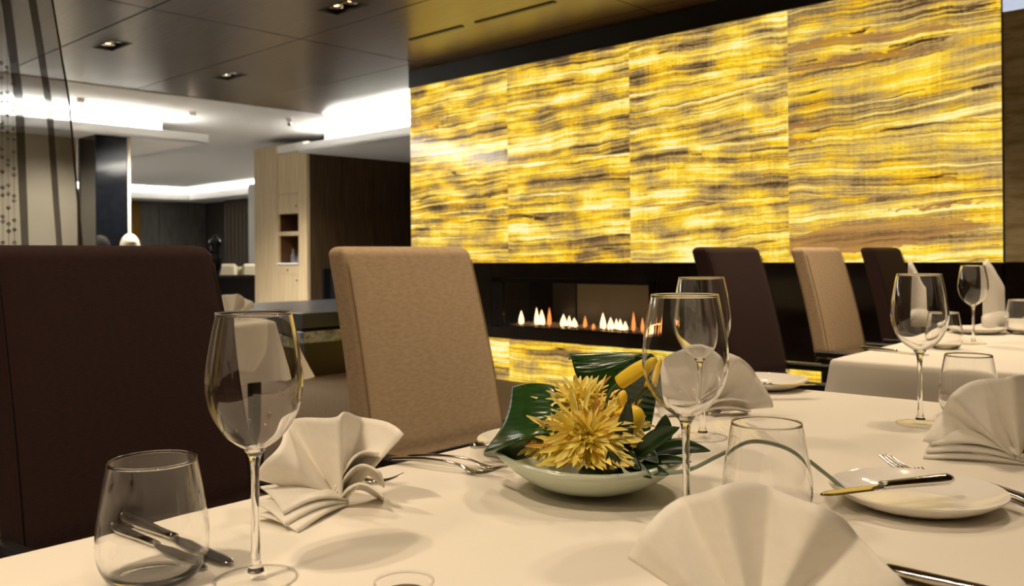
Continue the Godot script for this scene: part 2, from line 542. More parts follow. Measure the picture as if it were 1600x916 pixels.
func build_room() -> void:
	# shell, in room axes: x along the onyx wall, z from the wall towards the seats
	var fl := single("floor", span(Vector3(-17, -0.2, -7), Vector3(9, 0, 10), 0.0), M.carpet, "brown grey carpet under the tables", "floor", room, "", "structure")
	single("floor", span(Vector3(-16.3, 0, -6.0), Vector3(-3.4, 0.006, 9.8), 0.0), mat(c8(150, 147, 142), 0.4), "pale stone floor of the lounge", "floor", room, "", "structure")
	var cw := thing("ceiling", "white painted ceiling of the lounge with lit coves", "ceiling", room, "", "structure")
	part("slab", span(Vector3(-17, 2.85, -7), Vector3(9, 3.0, 10), 0.0), M.white, cw)
	part("board", span(Vector3(-17, 2.745, -7), Vector3(-3.755, 2.85, 10), 0.0), M.white, cw)
	part("board", span(Vector3(-3.755, 2.745, -7), Vector3(9, 2.85, -1.005), 0.0), M.white, cw)
	single("wall_rear", span(Vector3(-17, 0, 9.8), Vector3(9, 2.85, 10), 0.0), M.plaster, "beige plaster wall behind the seats", "wall", room, "", "structure")
	single("wall_right", span(Vector3(8.8, 0, -7), Vector3(9, 2.85, 9.8), 0.0), M.plaster, "beige plaster wall beyond the second table", "wall", room, "", "structure")
	# wooden ceiling: panels with open joints on a dark carcass
	var wc := thing("ceiling", "dark walnut panelled ceiling above the tables", "ceiling", room, "", "structure")
	part("carcass", span(Vector3(-3.72, 2.83, -0.97), Vector3(8.8, 2.85, 9.8), 0.0), M.black, wc)
	part("edge_board", span(Vector3(-3.75, 2.75, -1.0), Vector3(-3.72, 2.85, 9.8), 0.001), M.wood_dark, wc)
	part("edge_board", span(Vector3(-3.75, 2.75, -1.0), Vector3(8.8, 2.85, -0.97), 0.001), M.wood_dark, wc)
	var ss := [-3.715, -0.78, 1.62, 4.02, 6.42, 8.8]
	var ns := [-0.965, 0.2, 1.4, 2.6, 3.8, 5.0, 6.2, 7.4, 9.8]
	for i in ss.size() - 1:
		for j in ns.size() - 1:
			part("ceiling_panel", panel_mesh(ss[i] + 0.006, ss[i + 1] - 0.006, ns[j] + 0.006, ns[j + 1] - 0.006), M.wood_dark if (i + j) % 2 == 0 else M.wood_dark_b, wc)
	# air slots
	for a in [[-0.2, 0.40, "shorter black air slot in the walnut ceiling"], [0.54, 1.30, "longer black air slot in the walnut ceiling"]]:
		single("air_slot", span(Vector3(a[0], 2.742, 0.755), Vector3(a[1], 2.752, 0.79), 0.002), M.black, a[2], "air vent", room, "ceiling air slots")
	# onyx wall
	var tex := onyx_image()
	M.onyx = mat(c8(120, 100, 60), 0.12)
	M.onyx.emission_enabled = true
	M.onyx.emission = Color.BLACK
	M.onyx.emission_texture = tex
	M.onyx.emission_energy_multiplier = 1.0
	M.side_stone = tri_mat(noise_tex(18, 0.012, [c8(150, 132, 92), c8(186, 168, 124), c8(206, 190, 150), c8(170, 150, 104)], 5, 512), Vector3(0.5, 2.2, 0.5), 0.08)
	var wall := thing("wall_back", "backlit honey onyx wall above a black granite fireplace band", "wall", room, "", "structure")
	part("core", span(Vector3(-1.12, 0, -0.35), Vector3(-0.1, 2.75, -0.05), 0.0), M.black, wall)
	part("core", span(Vector3(1.62, 0, -0.35), Vector3(8.8, 2.75, -0.05), 0.0), M.black, wall)
	part("core", span(Vector3(-0.1, 0.9, -0.35), Vector3(1.62, 2.75, -0.05), 0.0), M.black, wall)
	part("core", span(Vector3(-0.1, 0, -0.35), Vector3(1.62, 0.4, -0.05), 0.0), M.black, wall)
	part("header", span(Vector3(-1.12, 2.592, -0.05), Vector3(8.8, 2.75, 0.012), 0.002), M.black, wall)
	for c in 4:
		for r in 4:
			var y1 := 2.59 - r * 0.403
			part("onyx_slab", slab_mesh(-1.117 + c * 1.234 + 0.001, -1.117 + (c + 1) * 1.234 - 0.001, y1 - 0.402, y1, -0.05, 0.0, Rect2(c * 0.25 + 0.001, r * 0.2 + 0.001, 0.248, 0.198)), M.onyx, wall)
		part("onyx_slab", slab_mesh(-1.117 + c * 1.234 + 0.001, -1.117 + (c + 1) * 1.234 - 0.001, 0.0, 0.345, -0.05, 0.0, Rect2(c * 0.25 + 0.001, 0.801, 0.248, 0.17)), M.onyx, wall)
	for r in 4:
		var y1 := 2.59 - r * 0.403
		if r == 0:
			y1 = 2.34
		part("side_slab", slab_mesh(3.826, 5.06, 2.59 - (r + 1) * 0.403 + 0.001, y1, -0.05, -0.004, Rect2(0.501, r * 0.2 + 0.001, 0.24, 0.198)), M.side_stone, wall)
	part("light_panel", span(Vector3(3.826, 2.342, -0.05), Vector3(5.06, 2.59, -0.004), 0.001), glow(Color(0.86, 0.9, 1.0), 0.7), wall)
	part("edge_strip", span(Vector3(3.819, 0.978, -0.05), Vector3(3.826, 2.592, 0.004), 0.001), M.slate, wall)
	# granite band round the fireplace
	var gr := [[-1.117, -0.08], [1.60, 3.82], [3.826, 8.8]]
	for a in gr:
		part("granite_panel", span(Vector3(a[0] + 0.001, 0.347, -0.05), Vector3(a[1] - 0.001, 0.975, 0.006), 0.002), M.granite, wall)
	part("granite_panel", span(Vector3(-0.079, 0.855, -0.05), Vector3(1.599, 0.975, 0.006), 0.002), M.granite, wall)
	part("granite_panel", span(Vector3(-0.079, 0.347, -0.05), Vector3(1.599, 0.445, 0.006), 0.002), M.granite, wall)
	part("plinth", span(Vector3(3.826, 0, -0.05), Vector3(8.8, 0.345, 0.0), 0.002), M.granite, wall)
	for a in [[0.0, 2.59, -1.117, 3.817]]:
		var l := AreaLight3D.new()
		l.name = "onyx_lamp"
		l.area_size = Vector2(4.9, 1.58)
		l.light_color = Color(1.0, 0.82, 0.42)
		l.light_energy = 0.6
		l.area_range = 20.0
		l.shadow_enabled = true
		wall.add_child(l, true)
		l.position = Vector3(1.35, 1.785, 0.02)
		l.rotation.y = PI
	build_fireplace()

func build_fireplace() -> void:
	var t := thing("fireplace", "long black gas fireplace with small flames under the onyx", "fireplace", room)
	var f := MB.new()
	f.box(Vector3(0.76, 0.835, 0.0), Vector3(1.66, 0.04, 0.03), 0.003)
	f.box(Vector3(0.76, 0.454, 0.0), Vector3(1.66, 0.018, 0.03), 0.003)
	f.box(Vector3(-0.005, 0.65, 0.0), Vector3(0.13, 0.41, 0.03), 0.003)
	f.box(Vector3(1.555, 0.65, 0.0), Vector3(0.08, 0.41, 0.03), 0.003)
	part("frame", f.mesh(false), M.black_gloss, t)
	var c := MB.new()
	c.box(Vector3(0.76, 0.425, -0.26), Vector3(1.72, 0.02, 0.48), 0.0)
	c.box(Vector3(0.76, 0.87, -0.26), Vector3(1.72, 0.02, 0.48), 0.0)
	c.box(Vector3(-0.09, 0.65, -0.26), Vector3(0.02, 0.45, 0.48), 0.0)
	c.box(Vector3(1.61, 0.65, -0.26), Vector3(0.02, 0.45, 0.48), 0.0)
	part("firebox", c.mesh(false), M.black, t)
	part("back_plate", span(Vector3(-0.1, 0.43, -0.5), Vector3(0.46, 0.87, -0.48), 0.0), M.black_gloss, t)
	part("stone_plate", span(Vector3(0.46, 0.43, -0.5), Vector3(1.62, 0.87, -0.475), 0.001), mat(c8(112, 113, 108), 0.35), t)
	part("steel_upright", span(Vector3(0.20, 0.43, -0.48), Vector3(0.45, 0.87, -0.465), 0.002), M.slate, t)
	part("burner_tray", span(Vector3(0.06, 0.436, -0.42), Vector3(1.51, 0.45, -0.06), 0.002), M.black, t)
	# pebble bed: too many to pick apart
	var pb := MB.new()
	rng.seed = 77
	for k in 900:
		var p := Vector3(rng.randf_range(0.08, 1.50), 0.460 + rng.randf() * 0.012, rng.randf_range(-0.40, -0.03))
		var r := rng.randf_range(0.006, 0.013)
		var b := Basis.from_euler(Vector3(rng.randf() * 6, rng.randf() * 6, 0)).scaled(Vector3(r, r * 0.7, r * 0.85))
		pb.xf = Transform3D(b, p)
		var o := [Vector3(1, 0, 0), Vector3(0, 0, 1), Vector3(-1, 0, 0), Vector3(0, 0, -1)]
		for i in 4:
			pb.tri(Vector3(0, 1, 0), o[(i + 1) % 4], o[i])
			pb.tri(Vector3(0, -1, 0), o[i], o[(i + 1) % 4])
	meta(part("pebble_bed", pb.mesh(false), mat(c8(196, 168, 150), 0.5), t), "pale pebbles over the gas burner", "", "", "stuff")
	M.flame = glow(Color(1.0, 0.84, 0.62), 2.6)
	M.flame_dim = glow(Color(1.0, 0.62, 0.32), 1.1)
	var fs := [[798, 500, 12, 30], [822, 500, 10, 38], [830, 502, 14, 34], [842, 504, 9, 40], [864, 504, 15, 28], [873, 506, 10, 26], [881, 506, 14, 22], [898, 507, 9, 28], [911, 508, 8, 14], [926, 509, 13, 36], [938, 510, 14, 28], [947, 511, 10, 26], [953, 512, 11, 26], [961, 513, 11, 22], [974, 514, 9, 42], [988, 514, 8, 32], [996, 515, 9, 40], [1003, 515, 15, 46], [1010, 517, 9, 26]]
	for a in fs:
		var w := wall_hit(a[0], a[1])
		var s: float = w.x
		var px_m := w.z / F
		var r: float = a[2] * 0.4 * px_m
		var h: float = a[3] * px_m * 0.8
		var m := MB.new()
		var prof := []
		for k in 9:
			var u := k / 8.0
			prof.append(Vector2(r * sin(PI * pow(u, 0.62)) * (1.0 - 0.25 * u) if k < 8 and k > 0 else 0.0, h * u))
		m.lathe(prof, 12)
		part("flame", m.mesh(), M.flame if a[2] > 9 else M.flame_dim, t, at(Vector3(s, 0.452, -0.13)))
	part("glass_pane", span(Vector3(0.06, 0.462, -0.006), Vector3(1.515, 0.816, -0.002), 0.0), M.pane, t)
	var l := AreaLight3D.new()
	l.name = "flame_lamp"
	l.area_size = Vector2(1.35, 0.05)
	l.light_color = Color(1.0, 0.74, 0.46)
	l.light_energy = 0.14
	l.area_range = 6.0
	l.shadow_enabled = true
	t.add_child(l, true)
	l.transform = Transform3D(Basis(Vector3.RIGHT, PI / 2), Vector3(0.78, 0.53, -0.2))

func wall_hit(px: float, py: float) -> Vector3:   # where a pixel's ray meets the onyx wall: (along, height, distance)
	var r := room.affine_inverse().basis * ray(px, py)
	var o := room.affine_inverse() * Vector3(0, EYE, 0)
	var k := -o.z / r.z
	var p := o + r * k
	return Vector3(p.x, p.y, k)

func hit(px: float, py: float, axis: int, value: float) -> Vector3:   # pixel's ray on a plane of the room's axes
	var r := room.affine_inverse().basis * ray(px, py)
	var o := room.affine_inverse() * Vector3(0, EYE, 0)
	return o + r * ((value - o[axis]) / r[axis])

func local(p: Vector3) -> Vector3:
	return room.affine_inverse() * p


# ================================================================== the lounge beyond
const COVE := 20.0

func build_lounge() -> void:
	var wf := thing("wall_far", "grey panelled walls at the end of the lounge", "wall", room, "", "structure")
	part("shell", span(Vector3(-17, 0, -7), Vector3(-16.3, 2.85, 9.8), 0.0), M.grey_wall, wf)
	part("shell", span(Vector3(-16.3, 0, -7), Vector3(9, 2.85, -6.0), 0.0), M.grey_dark, wf)
	for k in 7:
		part("wall_panel", span(Vector3(-16.3, 0.05, -5.98 + k * 1.25), Vector3(-16.27, 2.44, -5.98 + (k + 1) * 1.25 - 0.015), 0.002), M.grey_wall, wf)
	# dropped light troughs: thin tray, upstand, led behind the upstand
	var a := thing("trim_1", "white dropped soffit with a cove beside the black column", "cove", room, "", "structure")
	part("tray", span(Vector3(-8.2, 2.45, -0.1), Vector3(-5.05, 2.48, 6.0), 0.002), M.white, a)
	part("upstand", span(Vector3(-5.08, 2.45, -0.1), Vector3(-5.05, 2.565, 6.0), 0.002), M.white, a)
	part("upstand", span(Vector3(-8.2, 2.45, -0.1), Vector3(-5.08, 2.565, -0.07), 0.002), M.white, a)
	part("riser", span(Vector3(-8.2, 2.48, 0.3), Vector3(-5.46, 2.745, 6.0), 0.0), M.white, a)
	cove_light(a, Vector3(-5.24, 2.51, 3.05), 5.4, false, COVE)
	var b := thing("trim_2", "white dropped soffit with a cove beside the onyx wall", "cove", room, "", "structure")
	part("tray", span(Vector3(-5.1, 2.45, -3.4), Vector3(2.0, 2.48, -1.42), 0.002), M.white, b)
	part("upstand", span(Vector3(-5.1, 2.45, -1.45), Vector3(2.0, 2.565, -1.42), 0.002), M.white, b)
	part("step", span(Vector3(-5.75, 2.50, -1.62), Vector3(-5.1, 2.6, -1.5), 0.002), M.white, b)
	part("riser", span(Vector3(-5.1, 2.48, -3.5), Vector3(2.0, 2.745, -1.84), 0.0), M.white, b)
	cove_light(b, Vector3(-1.45, 2.51, -1.61), 6.6, true, COVE)
	var c := thing("trim_3", "white soffit with a bright cove round the far lounge", "cove", room, "", "structure")
	part("tray", span(Vector3(-16.3, 2.45, -6.0), Vector3(-15.4, 2.48, 5.0), 0.002), M.white, c)
	part("tray", span(Vector3(-15.4, 2.45, -6.0), Vector3(-6.1, 2.48, -5.1), 0.002), M.white, c)
	part("upstand", span(Vector3(-15.43, 2.45, -5.1), Vector3(-15.4, 2.62, 5.0), 0.002), M.white, c)
	part("upstand", span(Vector3(-15.43, 2.45, -5.13), Vector3(-6.1, 2.62, -5.1), 0.002), M.white, c)
	part("riser", span(Vector3(-16.3, 2.48, -6.0), Vector3(-15.85, 2.745, 5.0), 0.0), M.white, c)
	part("riser", span(Vector3(-15.85, 2.48, -6.0), Vector3(-6.1, 2.745, -5.55), 0.0), M.white, c)
	cove_light(c, Vector3(-15.6, 2.52, 0.0), 9.6, false, COVE * 1.8)
	cove_light(c, Vector3(-10.6, 2.52, -5.32), 8.6, true, COVE * 1.6)
	# black stone column
	var col := thing("column", "polished black stone column under the white soffit", "column", room, "", "structure")
	part("shaft", span(Vector3(-5.62, 0, 0.88), Vector3(-5.12, 2.45, 1.24), 0.004), M.black_stone, col)
	part("corner_trim", span(Vector3(-5.14, 0, 0.845), Vector3(-5.11, 2.45, 0.88), 0.002), M.pale, col)
	var pw := thing("wall_left", "pale stone wall beside the black column", "wall", room, "", "structure")
	part("panel", span(Vector3(-5.75, 0, 1.26), Vector3(-5.6, 2.45, 3.6), 0.002), M.pale, pw)
	part("panel", span(Vector3(-5.75, 0, 3.61), Vector3(-5.6, 2.45, 6.0), 0.002), M.pale, pw)
	# light oak block with a niche
	var s := []
	for px in [398.0, 434.0, 466.5, 480.0]:
		s.append(hit(px, 400, 2, -1.55).x)
	var y := []
	for py in [238.0, 303.0, 334.0, 362.0, 368.0, 411.0, 429.0]:
		y.append(hit(450, py, 2, -1.55).y)
	var cab := thing("niche_cabinet", "light oak built-in cabinet with two open niches", "cabinet", room)
	part("side_board", span(Vector3(s[0], 0, -1.6), Vector3(s[1], 2.62, -1.55), 0.002), M.wood_light, cab)
	part("side_board", span(Vector3(s[2], 0, -1.6), Vector3(s[3], 2.62, -1.55), 0.002), M.wood_light, cab)
	part("upper_board", span(Vector3(s[1] + 0.003, y[1] + 0.004, -1.6), Vector3(s[2] - 0.003, 2.62, -1.552), 0.002), M.wood_light, cab)
	var ud := part("upper_door", span(Vector3(s[1] + 0.003, y[2], -1.6), Vector3(s[2] - 0.003, y[1], -1.552), 0.002), M.wood_light, cab)
	part("knob", boxm(Vector3(0.02, 0.03, 0.02), 0.006), M.steel, ud, at(Vector3(s[2] - 0.035, y[2] + 0.1, -1.543)))
	part("shelf", span(Vector3(s[1], y[4], -1.95), Vector3(s[2], y[3], -1.555), 0.002), M.wood_light, cab)
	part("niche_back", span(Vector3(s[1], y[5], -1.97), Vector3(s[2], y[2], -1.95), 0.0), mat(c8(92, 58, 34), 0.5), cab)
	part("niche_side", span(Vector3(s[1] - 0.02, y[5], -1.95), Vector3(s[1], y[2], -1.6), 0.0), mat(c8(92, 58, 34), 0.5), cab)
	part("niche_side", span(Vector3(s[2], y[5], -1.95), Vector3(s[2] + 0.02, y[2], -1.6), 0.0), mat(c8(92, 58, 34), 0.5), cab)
	part("counter", span(Vector3(s[1], y[5] - 0.02, -1.95), Vector3(s[2], y[5], -1.53), 0.002), M.white, cab)
	var dr := part("drawer", span(Vector3(s[1] + 0.003, y[6], -1.6), Vector3(s[2] - 0.003, y[5] - 0.021, -1.552), 0.002), M.wood_light, cab)
	part("knob", boxm(Vector3(0.03, 0.025, 0.02), 0.006), M.steel, dr, at(Vector3((s[1] + s[2]) / 2, (y[5] + y[6]) / 2 - 0.02, -1.543)))
	var dd := part("door", span(Vector3(s[1] + 0.003, 0.05, -1.6), Vector3(s[2] - 0.003, y[6] - 0.004, -1.552), 0.002), M.wood_light, cab)
	part("knob", boxm(Vector3(0.02, 0.03, 0.02), 0.006), M.steel, dd, at(Vector3(s[2] - 0.035, y[6] - 0.08, -1.543)))
	part("carcass", span(Vector3(s[0], 0, -4.9), Vector3(s[3] - 0.03, 2.62, -2.0), 0.0), M.wood_wall, cab)
	part("top_filler", span(Vector3(s[0], y[2] + 0.02, -2.0), Vector3(s[3] - 0.03, 2.62, -1.6), 0.0), M.wood_wall, cab)
	# bottles in the niche
	var bm := mat(Color(0.75, 0.78, 0.82, 0.2), 0.05)
	bm.transparency = BaseMaterial3D.TRANSPARENCY_ALPHA
	for k in 3:
		var m := MB.new()
		var hgt: float = [0.2, 0.13, 0.21][k]
		m.lathe([Vector2(0, 0), Vector2(0.035, 0), Vector2(0.036, hgt * 0.55), Vector2(0.014, hgt * 0.7), Vector2(0.013, hgt), Vector2(0, hgt)], 14)
		single("niche_bottle", m.mesh(), [bm, bm, M.black_stone][k], ["tall clear bottle in the oak niche", "short clear flask in the oak niche", "dark bottle in the oak niche"][k], "bottle", room * at(Vector3(lerpf(s[1], s[2], [0.36, 0.62, 0.88][k]), y[5], -1.68)), "bottles in the oak niche")
	var sw := single("socket_plate", boxm(Vector3(0.16, 0.08, 0.02), 0.004), M.black_gloss, "black socket plate at the back of the oak niche", "socket", room * at(Vector3(lerpf(s[1], s[2], 0.42), y[4] - 0.085, -1.94)))
	# dark walnut side wall
	var dw := thing("wall_partition", "dark walnut boarded wall beside the light oak cabinet", "wall", room, "", "structure")
	for k in 8:
		part("board", span(Vector3(s[3] - 0.03, 0, -1.60 - k * 0.55), Vector3(s[3], 2.45, -1.60 - (k + 1) * 0.55 + 0.006), 0.002), M.wood_wall, dw)
	var p0 := hit(503, 420, 0, s[3])
	var p1 := hit(530, 420, 0, s[3])
	var nz := thing("wine_cooler", "black framed cooler with a glass door in the walnut wall", "wine cooler", room)
	part("frame", span(Vector3(s[3] - 0.02, 0.25, p1.z - 0.5), Vector3(s[3] + 0.03, hit(503, 420, 0, s[3]).y, p0.z), 0.004), M.black, nz)
	part("door_glass", span(Vector3(s[3] + 0.03, 0.32, p1.z - 0.45), Vector3(s[3] + 0.034, p0.y - 0.06, p0.z - 0.12), 0.002), M.slate, nz)
	# low sideboard at the end of the onyx wall
	var sb := thing("low_sideboard", "low dark sideboard with a slate top and marble shelf", "sideboard", room)
	part("top", span(Vector3(-3.2, 0.43, -0.9), Vector3(-1.3, 0.56, 1.05), 0.004), M.slate, sb)
	part("shelf", span(Vector3(-3.2, 0.30, -0.9), Vector3(-1.3, 0.40, 1.05), 0.004), M.marble, sb)
	part("recess", span(Vector3(-3.15, 0.40, -0.88), Vector3(-1.4, 0.43, 1.0), 0.0), M.black, sb)
	part("plinth", span(Vector3(-3.15, 0.0, -0.88), Vector3(-1.36, 0.30, 1.0), 0.002), mat(c8(58, 42, 26), 0.3), sb)
	for k in 3:
		part("pull_slot", span(Vector3(-1.302, 0.49, -0.6 + k * 0.55), Vector3(-1.296, 0.515, -0.4 + k * 0.55), 0.001), M.black, sb)
	# white pier, curtain, sculpture, planter, sofas of the lounge
	var pw0 := hit(388, 350, 2, -4.6)
	var pw1 := hit(400, 350, 2, -4.6)
	single("column", span(Vector3(pw0.x, 0, -4.75), Vector3(pw1.x + 0.2, 2.6, -4.6), 0.003), M.white, "white pier next to the light oak cabinet", "column", room, "", "structure")
	var cu := MB.new()
	var q0 := hit(350, 380, 2, -5.7).x
	var q1 := hit(392, 380, 2, -5.7).x
	cu.sheet(func(u, v): return Vector3(lerpf(q0, q1, u), 0.02 + v * 2.42, -5.75 + 0.05 * sin(u * 44.0)), 90, 2, 0.006)
	single("drape", cu.mesh(), mat(c8(98, 88, 76), 0.95), "grey brown full length drape in the far lounge", "curtain", room)
	var yb := thing("amber_drape", "narrow amber drape beside the black column", "curtain", room)
	var yq := hit(205, 380, 0, -16.1)
	var am := MB.new()
	am.sheet(func(u, v): return Vector3(-16.15 + 0.03 * sin(u * 30.0), 0.02 + v * 2.42, yq.z - 0.25 + u * 0.35), 40, 2, 0.006)
	part("cloth", am.mesh(), mat(c8(150, 112, 40), 0.9), yb)
	# stone head
	var hd := thing("stone_head", "pale stone head sculpture on a dark plinth by the column", "sculpture", at(dep(203, 396, 9.9) * Vector3(1, 0, 1), 25))
	part("plinth", span(Vector3(-0.16, 0, -0.16), Vector3(0.16, 0.93, 0.16), 0.004), M.black, hd)
	var hm := MB.new()
	hm.grid(func(u, v):
		var ang: float = u * TAU
		var e: float = (v - 0.5) * PI
		var r := Vector3(0.105, 0.15, 0.125)
		var p := Vector3(cos(e) * sin(ang) * r.x, sin(e) * r.y, cos(e) * cos(ang) * r.z)
		var face := maxf(0.0, cos(ang)) * maxf(0.0, cos(e))
		if p.y < 0.03 and p.y > -0.02: p.z -= face * 0.018
		p.z += 0.03 * exp(-pow((p.y + 0.03) / 0.03, 2.0)) * pow(maxf(0.0, cos(ang)), 14.0)
		if p.y < -0.06: p.x *= 0.85
		return p + Vector3(0, 1.17, 0), 32, 20)
	hm.lathe([Vector2(0.16, 0.93), Vector2(0.15, 0.97), Vector2(0.08, 1.0), Vector2(0.06, 1.08)], 24)
	part("head", hm.mesh(), tri_mat(noise_tex(33, 0.05, [c8(176, 162, 138), c8(206, 194, 172)], 4, 256), Vector3(6, 6, 6), 0.7), hd)
	# dark torso
	var ts := thing("torso_sculpture", "slender black torso sculpture on a plinth in the lounge", "sculpture", at(dep(336, 396, 16.0) * Vector3(1, 0, 1)))
	part("plinth", span(Vector3(-0.15, 0, -0.15), Vector3(0.15, 0.72, 0.15), 0.004), M.grey_dark, ts)
	var tm := MB.new()
	var pr := spline([Vector2(0.0, 0.72), Vector2(0.07, 0.72), Vector2(0.11, 0.86), Vector2(0.115, 1.0), Vector2(0.085, 1.14), Vector2(0.115, 1.28), Vector2(0.10, 1.36), Vector2(0.05, 1.40), Vector2(0.045, 1.44), Vector2(0.0, 1.46)], 4)
	tm.lathe(pr, 20)
	part("torso", tm.mesh(), M.black_gloss, ts, Transform3D(Basis().scaled(Vector3(1, 1, 0.7)), Vector3.ZERO))
	# planter with grass
	var pl := thing("grass_planter", "tuft of green grass in a tall planter by the grey wall", "plant", at(dep(260, 396, 15.0) * Vector3(1, 0, 1)))
	part("planter", span(Vector3(-0.22, 0, -0.22), Vector3(0.22, 0.9, 0.22), 0.006), M.grey_dark, pl)
	var gm := MB.new()
	rng.seed = 5
	for k in 120:
		var x := rng.randf_range(-0.12, 0.12)
		var z := rng.randf_range(-0.12, 0.12)
		var h := rng.randf_range(0.28, 0.36)
		var l := Vector3(x * 0.4, 0, z * 0.4)
		gm.tri(Vector3(x - 0.006, 0.88, z), Vector3(x + 0.006, 0.88, z), Vector3(x, 0.88 + h, z) + l)
		gm.tri(Vector3(x, 0.88, z - 0.006), Vector3(x, 0.88, z + 0.006), Vector3(x, 0.88 + h, z) + l)
	meta(part("grass", gm.mesh(false), mat(c8(66, 92, 40), 0.7), pl), "", "", "", "stuff")
	armchair("lounge_armchair", "black backed armchair seen past the brown dining chair", dep(381, 430, 14.2), 175.0, M.black_gloss, 0.8, 0.77)
	armchair("lounge_armchair", "grey low armchair beside the black armchair", dep(346, 440, 15.2), 150.0, M.slate, 0.8, 0.66)
	armchair("lounge_sofa", "beige sofa with cushions under the drape", dep(372, 420, 17.4), 8.0, mat(c8(176, 164, 138), 0.9), 1.3, 0.86)
	# small ceiling spots
	var k2 := 0
	for q in [[125, 154], [300, 175], [452, 184]]:
		var p := on(q[0], q[1], 2.745)
		var sp := thing("ceiling_spot", ["small white ceiling spot above the soffit by the curtain", "small white ceiling spot in the middle of the lounge ceiling", "small white smoke detector near the walnut ceiling corner"][k2], "ceiling fitting", at(p), "small fittings on the white ceiling")
		var b1 := MB.new(); b1.lathe([Vector2(0.0, 0.0), Vector2(0.045, 0.0), Vector2(0.045, -0.03), Vector2(0.03, -0.05), Vector2(0, -0.05)], 16)
		part("body", b1.mesh(), M.white, sp)
		var b2 := MB.new(); b2.lathe([Vector2(0.022, -0.05), Vector2(0.024, -0.1), Vector2(0.0, -0.105)], 12)
		if k2 < 2:
			part("lamp_glass", b2.mesh(), M.bulb, sp)
			var ol := SpotLight3D.new()
			ol.name = "lamp"
			ol.light_color = Color(1.0, 0.97, 0.93)
			ol.light_energy = [5.0, 13.0][k2]
			ol.light_size = 0.05
			ol.spot_range = 20.0
			ol.spot_attenuation = 2.0
			ol.spot_angle = 70.0
			ol.spot_angle_attenuation = 0.8
			ol.rotation_degrees = Vector3(-90, 0, 0)
			ol.shadow_enabled = true
			sp.add_child(ol, true)
			ol.position = Vector3(0, -0.17, 0)
		else:
			part("nozzle", b2.mesh(), M.steel, sp)
		k2 += 1
	for q in [[-9.2, -4.4, 9.0, "behind the niche cabinet"], [-12.5, 1.0, 22.0, "near the far grey wall"], [-9.5, 3.5, 8.0, "behind the black column"]]:
		var sp := thing("ceiling_spot", "small ceiling spot " + q[3], "ceiling fitting", room * at(Vector3(q[0], 2.745, q[1])), "small fittings on the white ceiling")
		var b1 := MB.new(); b1.lathe([Vector2(0.0, 0.0), Vector2(0.045, 0.0), Vector2(0.045, -0.03), Vector2(0.03, -0.05), Vector2(0, -0.05)], 16)
		part("body", b1.mesh(), M.white, sp)
		var b2 := MB.new(); b2.lathe([Vector2(0.022, -0.05), Vector2(0.024, -0.1), Vector2(0.0, -0.105)], 12)
		part("lamp_glass", b2.mesh(), M.bulb, sp)
		var ol := SpotLight3D.new()
		ol.name = "lamp"
		ol.light_color = Color(1.0, 0.97, 0.93)
		ol.light_energy = q[2]
		ol.light_size = 0.05
		ol.spot_range = 20.0
		ol.spot_attenuation = 2.0
		ol.spot_angle = 70.0
		ol.spot_angle_attenuation = 0.8
		ol.rotation_degrees = Vector3(-90, 0, 0)
		ol.shadow_enabled = true
		sp.add_child(ol, true)
		ol.position = Vector3(0, -0.17, 0)
	build_sheer()

func armchair(called: String, label: String, p: Vector3, yaw: float, m: Material, w: float, h: float) -> void:
	var t := thing(called, label, "sofa" if w > 1.0 else "armchair", at(Vector3(p.x, 0, p.z), yaw))
	part("seat", span(Vector3(-w / 2 + 0.1, 0.12, -0.35), Vector3(w / 2 - 0.1, 0.42, 0.38), 0.03), m, t)
	part("backrest", span(Vector3(-w / 2, 0.12, -0.45), Vector3(w / 2, h, -0.28), 0.04), m, t)
	for s in [-1, 1]:
		part("armrest", span(Vector3(s * w / 2 - s * 0.13, 0.12, -0.4), Vector3(s * w / 2, h * 0.8, 0.4), 0.03), m, t)
		for q in [-0.36, 0.34]:
			part("leg", boxm(Vector3(0.04, 0.12, 0.04), 0.004, Vector3(s * (w / 2 - 0.06), 0.06, q)), M.black, t)
	if w > 1.0:
		for s in [-0.3, 0.3]:
			part("cushion", boxm(Vector3(0.5, 0.4, 0.14), 0.05, Vector3(s, h - 0.14, -0.2)), mat(c8(196, 186, 160), 0.9), t)

